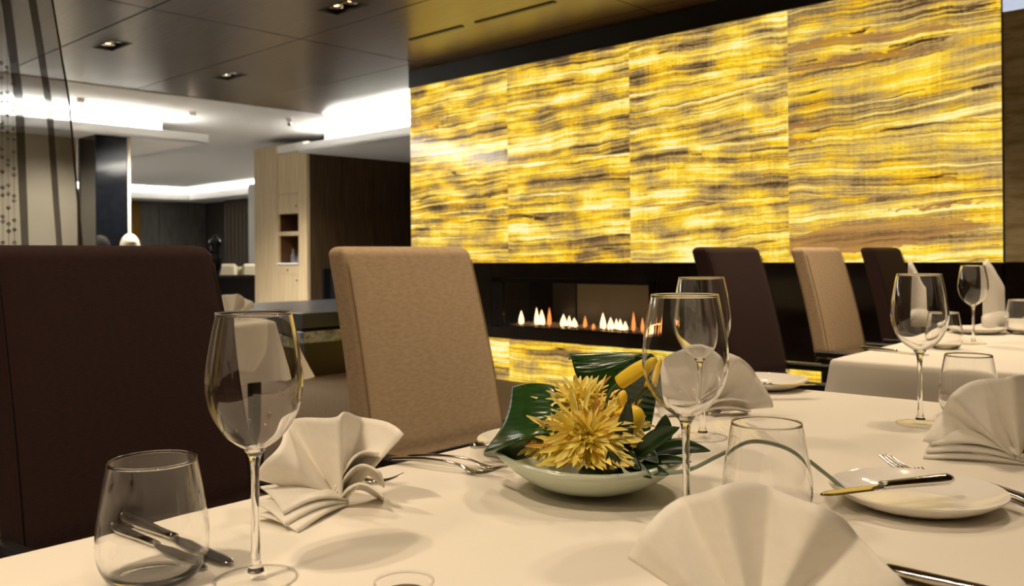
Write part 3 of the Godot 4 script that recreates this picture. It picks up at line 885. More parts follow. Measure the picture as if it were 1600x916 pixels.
func build_sheer() -> void:
	var cm := mat(Color(0.28, 0.21, 0.15, 0.56), 0.8)
	cm.transparency = BaseMaterial3D.TRANSPARENCY_ALPHA
	var m := MB.new()
	var z := 5.2
	var edge := [[0.0, 82.0], [0.15, 92.0], [0.4, 108.0], [0.7, 117.0], [1.0, 127.0], [2.0, 140.0]]
	var f := func(u: float, v: float) -> Vector3:
		var yy := 2.745 - v * 2.73
		var py: float = Y0 - (yy - EYE) / z * F
		var q: float = py / 395.0
		var ex: float = 70.0 if q < 0.0 else 82.0
		for k in edge.size() - 1:
			if q >= edge[k][0] and q <= edge[k + 1][0]:
				ex = lerpf(edge[k][1], edge[k + 1][1], (q - edge[k][0]) / (edge[k + 1][0] - edge[k][0]))
		if q < 0.0:
			ex = 82.0 + q * 60.0
		if q > 2.0:
			ex = 140.0
		var xr := (ex - 800.0) / F * z
		var gather := lerpf(0.75, 1.0, clampf(q, 0.0, 1.0))
		var uu := 1.0 - u
		var x := xr - uu * 1.3 * gather + 0.03 * sin(uu * 47.0 + 0.6 + v)
		return Vector3(x, yy, -z + 0.05 * sin(uu * 34.0 + 0.5 * sin(v * 3.0)) + 0.02 * sin(uu * 83.0 + v))
	m.grid(f, 150, 14)
	var t := thing("sheer_curtain", "brown sheer organza curtain hanging in soft folds", "curtain")
	part("cloth", m.mesh(), cm, t)
	var hem := []
	for k in 15:
		hem.append(f.call(1.0, k / 14.0))
	var hb := MB.new()
	hb.tube(hem, 0.006, 6)
	var hmat := mat(c8(86, 62, 40), 0.9)
	part("hem", hb.mesh(), hmat, t)
	# strings of crystals behind the curtain
	for k in 3:
		var st := thing("crystal_strand", "hanging strand of cut crystals behind the sheer curtain", "crystal strand", at(dep(4 + k * 9, 300, 5.6 + 0.1 * k) * Vector3(1, 0, 1)), "crystal strands behind the curtain")
		var w := MB.new(); w.tube([Vector3(0, 2.85, 0), Vector3(0, 0.9, 0)], 0.0012, 5)
		part("wire", w.mesh(), M.steel, st)
		for j in 16:
			var b := MB.new()
			b.lathe([Vector2(0, -0.016), Vector2(0.013, -0.004), Vector2(0.013, 0.004), Vector2(0, 0.014)], 6)
			part("crystal", b.mesh(false, true), M.glass, st, at(Vector3(0, 1.0 + j * 0.085 + 0.03 * k + 0.028 * sin(j * 2.7 + k * 1.9), 0), j * 25.0))

func spline(p: Array, sub: int) -> Array:
	var out := []
	for k in p.size() - 1:
		var a: Vector2 = p[maxi(k - 1, 0)]
		var b: Vector2 = p[k]
		var c: Vector2 = p[k + 1]
		var d: Vector2 = p[mini(k + 2, p.size() - 1)]
		for j in sub:
			var q := b.cubic_interpolate(c, a, d, float(j) / sub)
			out.append(Vector2(maxf(q.x, 0.0), q.y))
	out.append(p[-1])
	return out

func spline3(p: Array, sub: int) -> Array:
	var out := []
	for k in p.size() - 1:
		var a: Vector3 = p[maxi(k - 1, 0)]
		var b: Vector3 = p[k]
		var c: Vector3 = p[k + 1]
		var d: Vector3 = p[mini(k + 2, p.size() - 1)]
		for j in sub:
			out.append(b.cubic_interpolate(c, a, d, float(j) / sub))
	out.append(p[-1])
	return out


# ================================================================== chairs
const CW := 0.46
const CT := 0.078
var chair_meshes := {}

func back_curve(v: float) -> Vector3:      # v 0..1 up the backrest
	var k := (0.51 * v - 0.035) / 0.475
	return Vector3(0, 0.555 + 0.51 * v, -0.085 * k - 0.03 * k * absf(k))

func chair(cloth: Material, seam: Material, label: String, corner: Vector3, yaw: float) -> void:
	if chair_meshes.is_empty():
		var b := MB.new()
		var nv := 44
		var f := func(u: float, v0: float) -> Vector3:
			var v := 1.0 - pow(1.0 - v0, 2.2)      # closer rings towards the rounded top
			var vv := v
			# rounded rectangle by angle
			var a := u * TAU
			var hx := CW / 2.0 - 0.012 * v
			var hz := CT / 2.0
			var n := 9.0
			var cx := cos(a); var sz := sin(a)
			var q := pow(pow(absf(cx), n) + pow(absf(sz), n), -1.0 / n)
			var x := cx * q
			var z := sz * q
			# spread samples: the corner sits at 45 degrees
			var shrink := 0.0
			var top := clampf((v - 0.955) / 0.045, 0.0, 1.0)
			shrink = 0.024 * (1.0 - sqrt(maxf(0.0, 1.0 - top * top)))
			var bot := clampf((0.03 - v) / 0.03, 0.0, 1.0)
			shrink += 0.008 * (1.0 - sqrt(maxf(0.0, 1.0 - bot * bot)))
			var p := back_curve(vv)
			var belly := 0.004 * sin(v * PI) * (1.0 - x * x)
			return p + Vector3(x * (hx - shrink), 0, z * (hz - shrink) - hz + (belly if z > 0 else -belly))
		b.grid(f, 72, nv)
		# caps
		for e in [0.0, 1.0]:
			var ctr := Vector3()
			for i in 72: ctr += f.call(i / 72.0, e) / 72.0
			for i in 72:
				b.tri(ctr, f.call(i / 72.0, e), f.call((i + 1) / 72.0, e))
		chair_meshes.back = b.mesh()
		for sx in [-1.0, 1.0]:
			var s := MB.new()
			var pts := []
			for k in 21:
				var v := k / 21.5
				var p := back_curve(v)
				pts.append(p + Vector3(sx * (CW / 2.0 - 0.006 - 0.012 * v - 0.01 * clampf((v - 0.93) / 0.05, 0, 1)), 0, -0.003))
			s.tube(pts, 0.0015, 6)
			chair_meshes["seam%d" % int(sx)] = s.mesh()
		chair_meshes.rail = boxm(Vector3(CW - 0.02, 0.022, CT - 0.01), 0.004, Vector3(0, 0.546, -CT / 2.0 + 0.006))
		chair_meshes.post = boxm(Vector3(0.034, 0.13, 0.034), 0.004, Vector3(0, 0.49, 0))
		chair_meshes.seat = boxm(Vector3(CW - 0.03, 0.07, 0.40), 0.018, Vector3(0, 0.452, 0.225))
		var ar := MB.new()
		ar.box(Vector3(0, 0.580, 0.175), Vector3(0.032, 0.028, 0.46), 0.006)
		ar.box(Vector3(0, 0.53, 0.375), Vector3(0.03, 0.10, 0.03), 0.004)
		chair_meshes.arm = ar.mesh(false)
		chair_meshes.leg = boxm(Vector3(0.036, 0.43, 0.036), 0.004, Vector3(0, 0.215, 0))
	var t := thing("dining_chair", label, "chair", Transform3D(), "upholstered dining chairs")
	var bs := Basis(Vector3.UP, deg_to_rad(yaw))
	var o := corner - bs * Vector3(-CW / 2.0, 0, 0)
	t.transform = Transform3D(bs, Vector3(o.x, 0, o.z))
	var bk := part("backrest", chair_meshes.back, cloth, t)
	part("seam", chair_meshes["seam-1"], seam, bk)
	part("seam", chair_meshes["seam1"], seam, bk)
	part("lower_rail", chair_meshes.rail, M.black, t)
	part("seat", chair_meshes.seat, M.black, t)
	for sx in [-1, 1]:
		part("armrest", chair_meshes.arm, M.black, t, at(Vector3(sx * (CW / 2 + 0.017), 0, 0)))
		part("leg", chair_meshes.leg, M.black, t, at(Vector3(sx * (CW / 2 - 0.02), 0, 0.39)))
		part("back_post", chair_meshes.post, M.black, t, at(Vector3(sx * (CW / 2 - 0.04), 0, -0.03)))
		part("leg", chair_meshes.leg, M.black, t, at(Vector3(sx * (CW / 2 - 0.02), 0, -0.01)))

func build_chairs() -> void:
	chair(M.tan, M.tan_seam, "tan upholstered chair across the table behind the flower bowl", on(581, 705, 0.59), 48.2)
	chair(M.brown, M.brown_seam, "dark brown upholstered chair next to the tan one at the flower table", on(30, 850, 0.59), 54.5)
	chair(M.brown, M.brown_seam, "dark brown chair at the second table beside the fireplace", Vector3(0.815, 0, -3.265), 48.2)
	chair(M.tan, M.tan_seam, "tan chair between two dark brown chairs along the onyx wall", Vector3(1.43, 0, -4.013), 48.2)
	chair(M.brown, M.brown_seam, "dark brown chair beyond the tan one at the second table", Vector3(1.965, 0, -4.55), 48.2)


# ================================================================== tables and cloths
const L1 := Vector3(-0.6626, 0, 0.749)     # along the first table's chair side, towards the viewer
const R1 := Vector3(0.749, 0, 0.6626)

func table(corner: Vector3, along: Vector3, across: Vector3, la: float, wa: float, drop: float, flare: float, tl: String, cl: String) -> void:
	var ctr := corner + along * la / 2 + across * wa / 2
	var yaw := atan2(-along.z, along.x)
	var tf := Transform3D(Basis(Vector3.UP, yaw), Vector3(ctr.x, 0, ctr.z))
	var t := thing("dining_table", tl, "table", tf, "restaurant tables")
	part("tabletop", boxm(Vector3(la - 0.03, 0.03, wa - 0.03), 0.004, Vector3(0, TOP - 0.02, 0)), M.wood_wall, t)
	for sx in [-1, 1]:
		for sz in [-1, 1]:
			part("leg", boxm(Vector3(0.06, TOP - 0.035, 0.06), 0.004, Vector3(sx * (la / 2 - 0.12), (TOP - 0.035) / 2, sz * (wa / 2 - 0.12))), M.black, t)
	var hx := la / 2
	var hz := wa / 2
	var rc := 0.022
	# perimeter: base point, outward normal, nearness to a corner
	var per := []
	for q in 4:
		var sx: float = [1, -1, -1, 1][q]
		var sz: float = [1, 1, -1, -1][q]
		var cc := Vector3(sx * (hx - rc), 0, sz * (hz - rc))
		var a0: float = [0.0, PI / 2, PI, -PI / 2][q]
		for k in 11:
			var a := a0 + PI / 2 * k / 10.0
			per.append([cc, Vector3(cos(a), 0, sin(a)), 1.0])
		# side to the next corner
		var nx: float = [-1, -1, 1, 1][q]
		var nz: float = [1, -1, -1, 1][q]
		var cn := Vector3(nx * (hx - rc), 0, nz * (hz - rc))
		var nrm := Vector3(cos(a0 + PI / 2), 0, sin(a0 + PI / 2))
		var len_ := (cn - cc).length()
		for k in range(1, 40):
			var u := k / 40.0
			var d := minf(u, 1.0 - u) * len_
			per.append([cc.lerp(cn, u), nrm, exp(-d * d / 0.012) * 0.55 - 0.25 * exp(-pow((d - 0.2) / 0.07, 2.0))])
	var n := per.size()
	var lev := [[0.0, 0.0], [0.5, 0.08], [0.8, 0.32], [1.0, 1.0]]
	var rows := []
	var e := 0.018
	for k in lev.size():
		var row := []
		for p in per:
			row.append(p[0] + p[1] * (rc - e + e * lev[k][0]) + Vector3(0, TOP - e * lev[k][1], 0))
		rows.append(row)
	for k in range(1, 9):
		var d := k / 8.0
		var row := []
		var i := 0
		for p in per:
			row.append(p[0] + p[1] * (rc + 0.012 * d + flare * p[2] * pow(d, 1.2) + 0.006 * d * sin(i * 0.33)) + Vector3(0, TOP - e - (drop - e) * d, 0))
			i += 1
		rows.append(row)
	var b := MB.new()
	for i in n:
		b.tri(Vector3(0, TOP, 0), rows[0][i], rows[0][(i + 1) % n])
		for k in rows.size() - 1:
			b.quad(rows[k][i], rows[k + 1][i], rows[k + 1][(i + 1) % n], rows[k][(i + 1) % n])
	single("tablecloth", b.mesh(), M.linen, cl, "tablecloth", tf, "white tablecloths")

func build_tables() -> void:
	table(Vector3(0.499, 0, -2.008), L1, R1, 1.82, 0.96, 0.3, 0.05, "long dining table carrying the flower bowl", "white linen cloth on the table with the flower bowl")
	table(Vector3(0.855, 0, -2.415), -L1, R1, 1.9, 0.96, 0.34, 0.07, "second dining table near the onyx wall", "white linen cloth on the second table by the onyx wall")
	table(Vector3(-1.03, 0, -4.12), L1, -R1, 0.95, 0.95, 0.27, 0.1, "small dining table behind the dark brown chair", "white linen cloth on the table behind the dark brown chair")


# ================================================================== tableware
var protos := {}

func offset_profile(p: Array, d: float) -> Array:
	var out := []
	for k in p.size():
		var a: Vector2 = p[maxi(k - 1, 0)]
		var b: Vector2 = p[mini(k + 1, p.size() - 1)]
		var t := (b - a).normalized()
		var q: Vector2 = p[k] + Vector2(-t.y, t.x) * d
		out.append(Vector2(maxf(q.x, 0.0), q.y))
	return out

func ring_mesh(r: float, y: float, th: float) -> ArrayMesh:
	var m := MB.new()
	var pr := []
	for k in 9:
		var a := TAU * k / 8.0
		pr.append(Vector2(r + th * cos(a), y + th * sin(a)))
	m.lathe(pr, 56)
	return m.mesh(true, true)

func wine_glass(p: Vector3, label: String, scale := 1.0, group := "stemmed wine glasses") -> void:
	if not protos.has("wine"):
		var outer := spline([Vector2(0.0035, 0.1165), Vector2(0.013, 0.1205), Vector2(0.0265, 0.131), Vector2(0.0365, 0.146), Vector2(0.0415, 0.161), Vector2(0.0432, 0.174), Vector2(0.0425, 0.19), Vector2(0.040, 0.208), Vector2(0.0368, 0.225), Vector2(0.0335, 0.24)], 5)
		var m := MB.new()
		var inner := offset_profile(outer, 0.0011)
		inner[0].x = 0.0
		outer[0].x = 0.0
		inner.reverse()
		m.lathe(outer + inner, 64)
		protos.bowl = m.mesh(true, true)
		var s := MB.new()
		var ft := MB.new()
		ft.lathe(spline([Vector2(0, 0.0004), Vector2(0.035, 0.0004), Vector2(0.0362, 0.0012), Vector2(0.031, 0.0028), Vector2(0.014, 0.0054), Vector2(0.0078, 0.0085)], 5), 48)
		protos.foot = ft.mesh()
		protos.foot_rim = ring_mesh(0.0356, 0.0013, 0.0008)
		s.lathe(spline([Vector2(0, 0.007), Vector2(0.0075, 0.0075), Vector2(0.0048, 0.016), Vector2(0.0038, 0.035), Vector2(0.0036, 0.085), Vector2(0.0042, 0.103), Vector2(0.0062, 0.1125), Vector2(0.0095, 0.1172), Vector2(0.0085, 0.1195), Vector2(0.0, 0.1198)], 4), 36)
		protos.stem = s.mesh(true, true)
		protos.rim = ring_mesh(0.0330, 0.2402, 0.0007)
		protos.wine = true
	var t := thing("wine_glass", label, "wine glass", Transform3D(Basis().scaled(Vector3.ONE * scale), p), group)
	part("bowl", protos.bowl, M.glass, t)
	part("stem", protos.stem, M.glass, t)
	part("rim", protos.rim, M.glass, t)
	var ftp := part("foot", protos.foot, M.pane, t)
	part("foot_rim", protos.foot_rim, M.glass, ftp)

func tumbler(p: Vector3, label: String, scale := 1.0) -> void:
	if not protos.has("tumbler"):
		var outer := spline([Vector2(0.034, 0.002), Vector2(0.041, 0.008), Vector2(0.0465, 0.02), Vector2(0.0485, 0.034), Vector2(0.0478, 0.05), Vector2(0.0445, 0.072), Vector2(0.0412, 0.092), Vector2(0.0382, 0.108)], 5)
		var m := MB.new()
		outer = spline([Vector2(0, 0.0008), Vector2(0.02, 0.0004), Vector2(0.030, 0.0)], 4) + outer
		var inner := offset_profile(spline([Vector2(0.0, 0.006), Vector2(0.02, 0.006), Vector2(0.034, 0.008), Vector2(0.0412, 0.0125), Vector2(0.0456, 0.022), Vector2(0.0472, 0.034), Vector2(0.0465, 0.05), Vector2(0.0432, 0.072), Vector2(0.0399, 0.092), Vector2(0.0370, 0.108)], 5), 0.0)
		inner.reverse()
		m.lathe(outer + inner, 64)
		protos.tumbler = m.mesh(true, true)
		var b := MB.new()
		b.lathe(spline([Vector2(0, 0.0015), Vector2(0.02, 0.0008), Vector2(0.030, 0.0), Vector2(0.034, 0.002), Vector2(0.0385, 0.006), Vector2(0.036, 0.0085), Vector2(0.024, 0.0095), Vector2(0, 0.0095)], 4), 48)
		protos.tumbler_base = b.mesh(true, true)
		protos.tumbler_rim = ring_mesh(0.0376, 0.1082, 0.0008)
	var t := thing("water_tumbler", label, "tumbler", Transform3D(Basis().scaled(Vector3.ONE * scale), p), "stemless water tumblers")
	part("body", protos.tumbler, M.glass, t)
	part("rim", protos.tumbler_rim, M.glass, t)

func plate(p: Vector3, label: String, r := 0.094) -> void:
	if not protos.has("plate"):
		var m := MB.new()
		var top := spline([Vector2(0, 0.0045), Vector2(0.04, 0.0045), Vector2(0.058, 0.0065), Vector2(0.076, 0.0125), Vector2(0.0925, 0.0205), Vector2(0.094, 0.0208)], 6)
		var under := spline([Vector2(0.094, 0.0205), Vector2(0.0935, 0.019), Vector2(0.078, 0.009), Vector2(0.06, 0.0018), Vector2(0.052, 0.0), Vector2(0.048, 0.0016), Vector2(0, 0.0016)], 6)
		m.lathe(top + under, 72)
		protos.plate = m.mesh(true, true)
	single("bread_plate", protos.plate, M.china, label, "plate", at(p), "white bread plates")

func flat_sweep(pts: Array, hw: Array, hh: Array) -> ArrayMesh:
	var m := MB.new()
	m.sweep(pts, hw, hh, Vector3.UP, 12)
	return m.mesh()

# cutlery lies along +x: the grip's end at 0, the working end at len
func fork(a: Vector3, b: Vector3, label: String, length := 0.195, face := 0.0) -> void:
	if not protos.has("fork"):
		var pts := spline3([Vector3(0, 0.006, 0), Vector3(0.012, 0.0075, 0), Vector3(0.05, 0.0115, 0), Vector3(0.09, 0.0125, 0), Vector3(0.115, 0.0105, 0), Vector3(0.132, 0.006, 0), Vector3(0.145, 0.0035, 0)], 5)
		var hw := []
		var hh := []
		for p in pts:
			var x: float = p.x / 0.145
			hw.append(lerpf(0.0088, 0.003, smoothstep(0.0, 0.62, x)) * (0.72 if x < 0.02 else 1.0) + 0.0075 * smoothstep(0.80, 1.0, x))
			hh.append(lerpf(0.0024, 0.0017, x) - 0.0006 * smoothstep(0.85, 1.0, x))
		protos.fork = flat_sweep(pts, hw, hh)
		var tines := []
		for k in 4:
			var z := (k - 1.5) * 0.0058
			var tp := spline3([Vector3(0.141, 0.004, z * 0.8), Vector3(0.15, 0.0035, z), Vector3(0.165, 0.0055, z), Vector3(0.18, 0.0105, z * 0.98), Vector3(0.193, 0.017, z * 0.94)], 4)
			var w := []
			var h := []
			for i in tp.size():
				var u := float(i) / (tp.size() - 1)
				w.append(lerpf(0.0021, 0.0010, u)); h.append(lerpf(0.0013, 0.0008, u))
			tines.append(flat_sweep(tp, w, h))
		protos.tines = tines
	var yaw := atan2(-(b - a).z, (b - a).x)
	var t := thing("fork", label, "fork", Transform3D(Basis(Vector3.UP, yaw).scaled(Vector3.ONE * (length / 0.195)), a), "polished forks")
	part("handle", protos.fork, M.steel, t)
	for m in protos.tines:
		part("tine", m, M.steel, t)

func knife(a: Vector3, b: Vector3, label: String, length := 0.22, fat := 1.0) -> void:
	if not protos.has("knife"):
		var pts := []
		var hw := []
		var hh := []
		for k in 17:
			var u := k / 16.0
			pts.append(Vector3(0.12 * u, 0.0058, 0))
			hw.append((0.0078 - 0.0028 * smoothstep(0.1, 0.9, u)) * (0.55 if k == 0 else (0.88 if k == 1 else 1.0)))
			hh.append((0.0056 - 0.0014 * u) * (0.6 if k == 0 else 1.0))
		protos.knife = flat_sweep(pts, hw, hh)
		pts = []; hw = []; hh = []
		for k in 21:
			var u := k / 20.0
			var wv := lerpf(0.0048, 0.0088, smoothstep(0.0, 0.28, u)) * sqrt(maxf(0.02, 1.0 - pow(maxf(0.0, (u - 0.72) / 0.28), 2.2)))
			pts.append(Vector3(0.118 + 0.102 * u, 0.0045 - 0.001 * u, -0.0015 * smoothstep(0.6, 1.0, u)))
			hw.append(wv)
			hh.append(lerpf(0.002, 0.0007, smoothstep(0.0, 0.2, u)))
		protos.blade = flat_sweep(pts, hw, hh)
	var dir := (b - a)
	var yaw := atan2(-dir.z, dir.x)
	var pitch := atan2(dir.y, Vector2(dir.x, dir.z).length())
	var t := thing("table_knife", label, "knife", Transform3D(Basis(Vector3.UP, yaw) * Basis(Vector3.BACK, pitch) * Basis().scaled(Vector3(1, fat, fat) * (length / 0.22)), a), "polished table knives")
	part("handle", protos.knife, M.steel, t)
	part("blade", protos.blade, M.steel, t)

func tri_wave(x: float) -> float:
	return asin(0.96 * sin(x)) / asin(0.96)

func fan_napkin(p: Vector3, yaw: float, label: String, a0: float, a1: float, pleats: float, amp: float, lean: float, tails: Array, R := 0.118, phase := 0.0) -> void:
	var t := thing("fan_napkin", label, "napkin", at(p, yaw), "folded linen napkins")
	var m := MB.new()
	var nu := int(pleats * 18)
	m.sheet(func(u: float, v: float) -> Vector3:
		var th := deg_to_rad(lerpf(a0, a1, u))
		var w := tri_wave(phase + u * pleats * TAU)
		var r: float = R * (0.07 + 0.93 * v) * (1.0 - 0.05 * (0.5 - 0.5 * w) * v) * (1.0 + 0.02 * sin(u * 23.0 + phase * 3.0) * v)
		var spread := amp * (0.25 + 0.75 * pow(v, 0.8)) * (1.0 + 0.25 * sin(u * 9.0 + phase))
		var y := sin(th) * r
		return Vector3(cos(th) * r + 0.12 * amp * sin(u * 17.0) * v, 0.0035 + y, w * spread * (0.35 + 0.65 * sin(th)) - lean * y + 0.012 * v * v * sin(u * 5.0 + phase)), nu, 12, 0.0024)
	part("fan", m.mesh(), M.napkin, t)
	# the folded tail that lies on the cloth and carries the fan
	for k in tails.size():
		var q: Array = tails[k]        # direction in degrees, length, width, height, bend
		var b := MB.new()
		var d := Vector3(cos(deg_to_rad(q[0])), 0, -sin(deg_to_rad(q[0])))
		var sd := Vector3(-d.z, 0, d.x)
		b.sheet(func(u: float, v: float) -> Vector3:
			var wd: float = q[2] * (0.12 + 0.88 * v)
			var yy: float = q[3] * (0.35 + 0.65 * v) + q[4] * sin(v * PI) + 0.004 * sin(u * PI) + q[4] * 0.8 * v * (u - 0.5) * 2.0
			return d * (q[1] * v - 0.008) + sd * (u - 0.5) * wd + Vector3(0, maxf(yy, 0.0016), 0), 10, 12, 0.0024)
		part("fold", b.mesh(), M.napkin, t)

func roll_napkin(p: Vector3, yaw: float, label: String, h: float) -> void:
	var m := MB.new()
	m.sheet(func(u: float, v: float) -> Vector3:
		var a := u * TAU * 1.55
		var r := 0.026 + 0.012 * u
		var top := h * (0.6 + 0.4 * pow(0.5 - 0.5 * cos(a), 1.4)) * (1.0 - 0.03 * u)
		return Vector3(cos(a) * r * (1.0 + 0.1 * (1.0 - v)), v * top, sin(a) * r * 0.8 * (1.0 + 0.1 * (1.0 - v))), 60, 10, 0.0022)
	var t := thing("rolled_napkin", label, "napkin", at(p, yaw), "upright rolled napkins")
	part("roll", m.mesh(), M.napkin, t)
	var c := MB.new()
	c.sheet(func(u: float, v: float) -> Vector3:
		var a := u * TAU
		return Vector3(cos(a) * 0.043, v * 0.075 * (0.8 + 0.2 * sin(a)), sin(a) * 0.036), 40, 2, 0.002)
	part("cuff", c.mesh(), M.napkin, t)

func build_tableware() -> void:
	# first table
	wine_glass(on(400, 906), "large wine glass beside the folded napkin before the brown chair", 1.0)
	wine_glass(on(1073, 834), "large wine glass in front of the flower leaves", 1.03)
	wine_glass(on(1098, 684), "wine glass by the napkin at the far corner of the flower table", 1.05)
	wine_glass(on(1438, 663), "wine glass standing alone between the fan napkin and the second table", 1.05)
	tumbler(on(240, 906), "water tumbler with two knives showing through it", 1.0)
	tumbler(on(1199, 813), "water tumbler behind the large fan napkin over the glass wave", 0.98)
	tumbler(on(1514, 651), "water tumbler behind the pleated fan of the side napkin", 1.0)
	plate(on(1432, 790), "white bread plate with a butter knife lying across it")
	plate(on(1192, 606), "white bread plate at the far corner of the flower table")
	plate(on(846, 706), "white bread plate half hidden behind the flower bowl")
	knife(on(1487, 757, 0.774), on(1297, 777, 0.772), "butter knife across the bread plate, blade mirroring the onyx", 0.172, 1.5)
	knife(on(1120, 606, 0.774), on(1262, 604, 0.774), "thin knife lying on the far bread plate", 0.2)
	knife(on(735, 703, 0.772), on(930, 694, 0.774), "knife on the bread plate behind the bowl", 0.2)
	knife(on(186, 812), on(374, 892), "table knife reaching past the tumbler towards the wine glass", 0.232)
	knife(on(168, 827), on(318, 893), "table knife wholly seen through the tumbler", 0.20)
	fork(on(611, 723), on(790, 748), "fork with its tines overlapping another by the flower bowl", 0.19)
	fork(on(640, 718), on(792, 738), "fork lying behind its twin by the flower bowl", 0.18)
	fork(on(1625, 795), on(1384, 733), "fork whose tines pass behind the butter knife", 0.215)
	fork(on(1660, 822), on(1440, 755), "fork half hidden by the bread plate rim", 0.2)
	fork(on(1116, 652), on(1190, 618), "fork tucked under the napkin at the far plate", 0.17)
	fork(on(450, 748), on(611, 757), "fork tucked behind the napkin before the brown chair", 0.16)
	knife(on(1376, 896), on(1640, 954), "knife at the table edge beside the large fan napkin", 0.2)
	knife(on(1390, 914), on(1640, 981), "second knife at the table edge beside the large fan napkin", 0.2)
	fan_napkin(on(1184, 1008), -14.0, "large cream fan napkin with soft pleats beside the tumbler", 22, 154, 3.5, 0.013, 0.2, [[60, 0.10, 0.12, 0.006, 0.004], [120, 0.10, 0.12, 0.01, 0.004]], 0.112, 0.6)
	fan_napkin(on(1594, 727), -32.0, "pleated fan napkin spread beside the bread plate", 48, 172, 3.2, 0.03, 0.12, [[181, 0.125, 0.05, 0.004, 0.004], [176, 0.12, 0.05, 0.014, 0.008], [171, 0.115, 0.05, 0.026, 0.012]], 0.12, 0.4)
	fan_napkin(on(532, 793), 22.0, "folded napkin standing between the wine glass and the forks", 50, 156, 2.2, 0.034, 0.05, [[212, 0.10, 0.07, 0.004, 0.004], [203, 0.10, 0.07, 0.012, 0.007], [194, 0.09, 0.07, 0.022, 0.009], [-14, 0.058, 0.075, 0.004, 0.02], [-18, 0.056, 0.07, 0.03, 0.022], [-8, 0.05, 0.06, 0.05, 0.02]], 0.106, 2.2)
	fan_napkin(on(1098, 648), -4.0, "fan napkin at the far corner behind the flower bowl", 6, 172, 3.5, 0.018, 0.08, [[-6, 0.09, 0.06, 0.006, 0.008], [186, 0.09, 0.06, 0.006, 0.008], [-2, 0.085, 0.06, 0.018, 0.012]], 0.122, 1.0)
	# small salt dish
	var sd := thing("salt_dish", "small round glass salt dish at the table edge", "salt dish", at(on(632, 978)))
	var b := MB.new()
	b.lathe(spline([Vector2(0, 0.003), Vector2(0.014, 0.004), Vector2(0.0195, 0.016), Vector2(0.0222, 0.034), Vector2(0.0235, 0.034), Vector2(0.0215, 0.014), Vector2(0.018, 0.0), Vector2(0, 0.0)], 4), 36)
	part("dish", b.mesh(true, true), M.pane, sd)
	part("rim", ring_mesh(0.0229, 0.0342, 0.0009), M.glass, sd)
	var sf := MB.new()
	sf.lathe([Vector2(0, 0.027), Vector2(0.0185, 0.026), Vector2(0.0165, 0.012), Vector2(0, 0.006)], 24)
	part("salt", sf.mesh(), M.salt, sd)
	# second table
	wine_glass(on(1521, 537), "wine glass on the second table beside the rolled napkin", 1.02)
	tumbler(on(1477, 545), "tumbler on the second table next to the stemmed glass", 1.0)
	tumbler(on(1597, 522), "tumbler on the second table past the rolled napkin", 1.1)
	plate(on(1527, 521), "plate on the second table under the stemmed glass", 0.1)
	plate(on(1640, 506), "plate on the second table behind the tumbler", 0.1)
	roll_napkin(on(1554, 518), 10, "tall rolled napkin with a slanted tip on the second table", 0.262)
	roll_napkin(on(1437, 512), -20, "tall rolled napkin seen through the lone wine glass", 0.262)
	knife(on(1345, 546), on(1445, 556), "knife near the edge of the second table", 0.22)
	# table behind the brown chair
	fan_napkin(on(362, 500), 15, "fan napkin on the table behind the brown chair", 30, 150, 3.0, 0.02, 0.05, [[0, 0.08, 0.09, 0.01, 0.006], [180, 0.08, 0.09, 0.01, 0.006]], 0.12, 0.0)


# ================================================================== flower bowl
func patch(net: Array, nu: int, nv: int, th: float, ribs := 0.0) -> ArrayMesh:
	var m := MB.new()
	var rows := net.size()
	var cols: int = net[0].size()
	var cr := func(a: Vector3, b: Vector3, c: Vector3, d: Vector3, t: float) -> Vector3:
		return b.cubic_interpolate(c, a, d, t)
	m.sheet(func(u: float, v: float) -> Vector3:
		var fu := u * (cols - 1)
		var i := mini(int(fu), cols - 2)
		var fv := v * (rows - 1)
		var j := mini(int(fv), rows - 2)
		var q := []
		for k in range(-1, 3):
			var r: Array = net[clampi(j + k, 0, rows - 1)]
			q.append(cr.call(r[maxi(i - 1, 0)], r[i], r[i + 1], r[mini(i + 2, cols - 1)], fu - i))
		var p: Vector3 = cr.call(q[0], q[1], q[2], q[3], fv - j)
		return p + Vector3(0, 0.3, 0.95) * 0.00042 * sin(v * ribs + 2.0 * sin(u * 2.0)), nu, nv, th)
	return m.mesh()

func net(a: Array) -> Array:
	var out := []
	for row in a:
		var r := []
		for p in row:
			r.append(dep(p[0], p[1], p[2]))
		out.append(r)
	return out

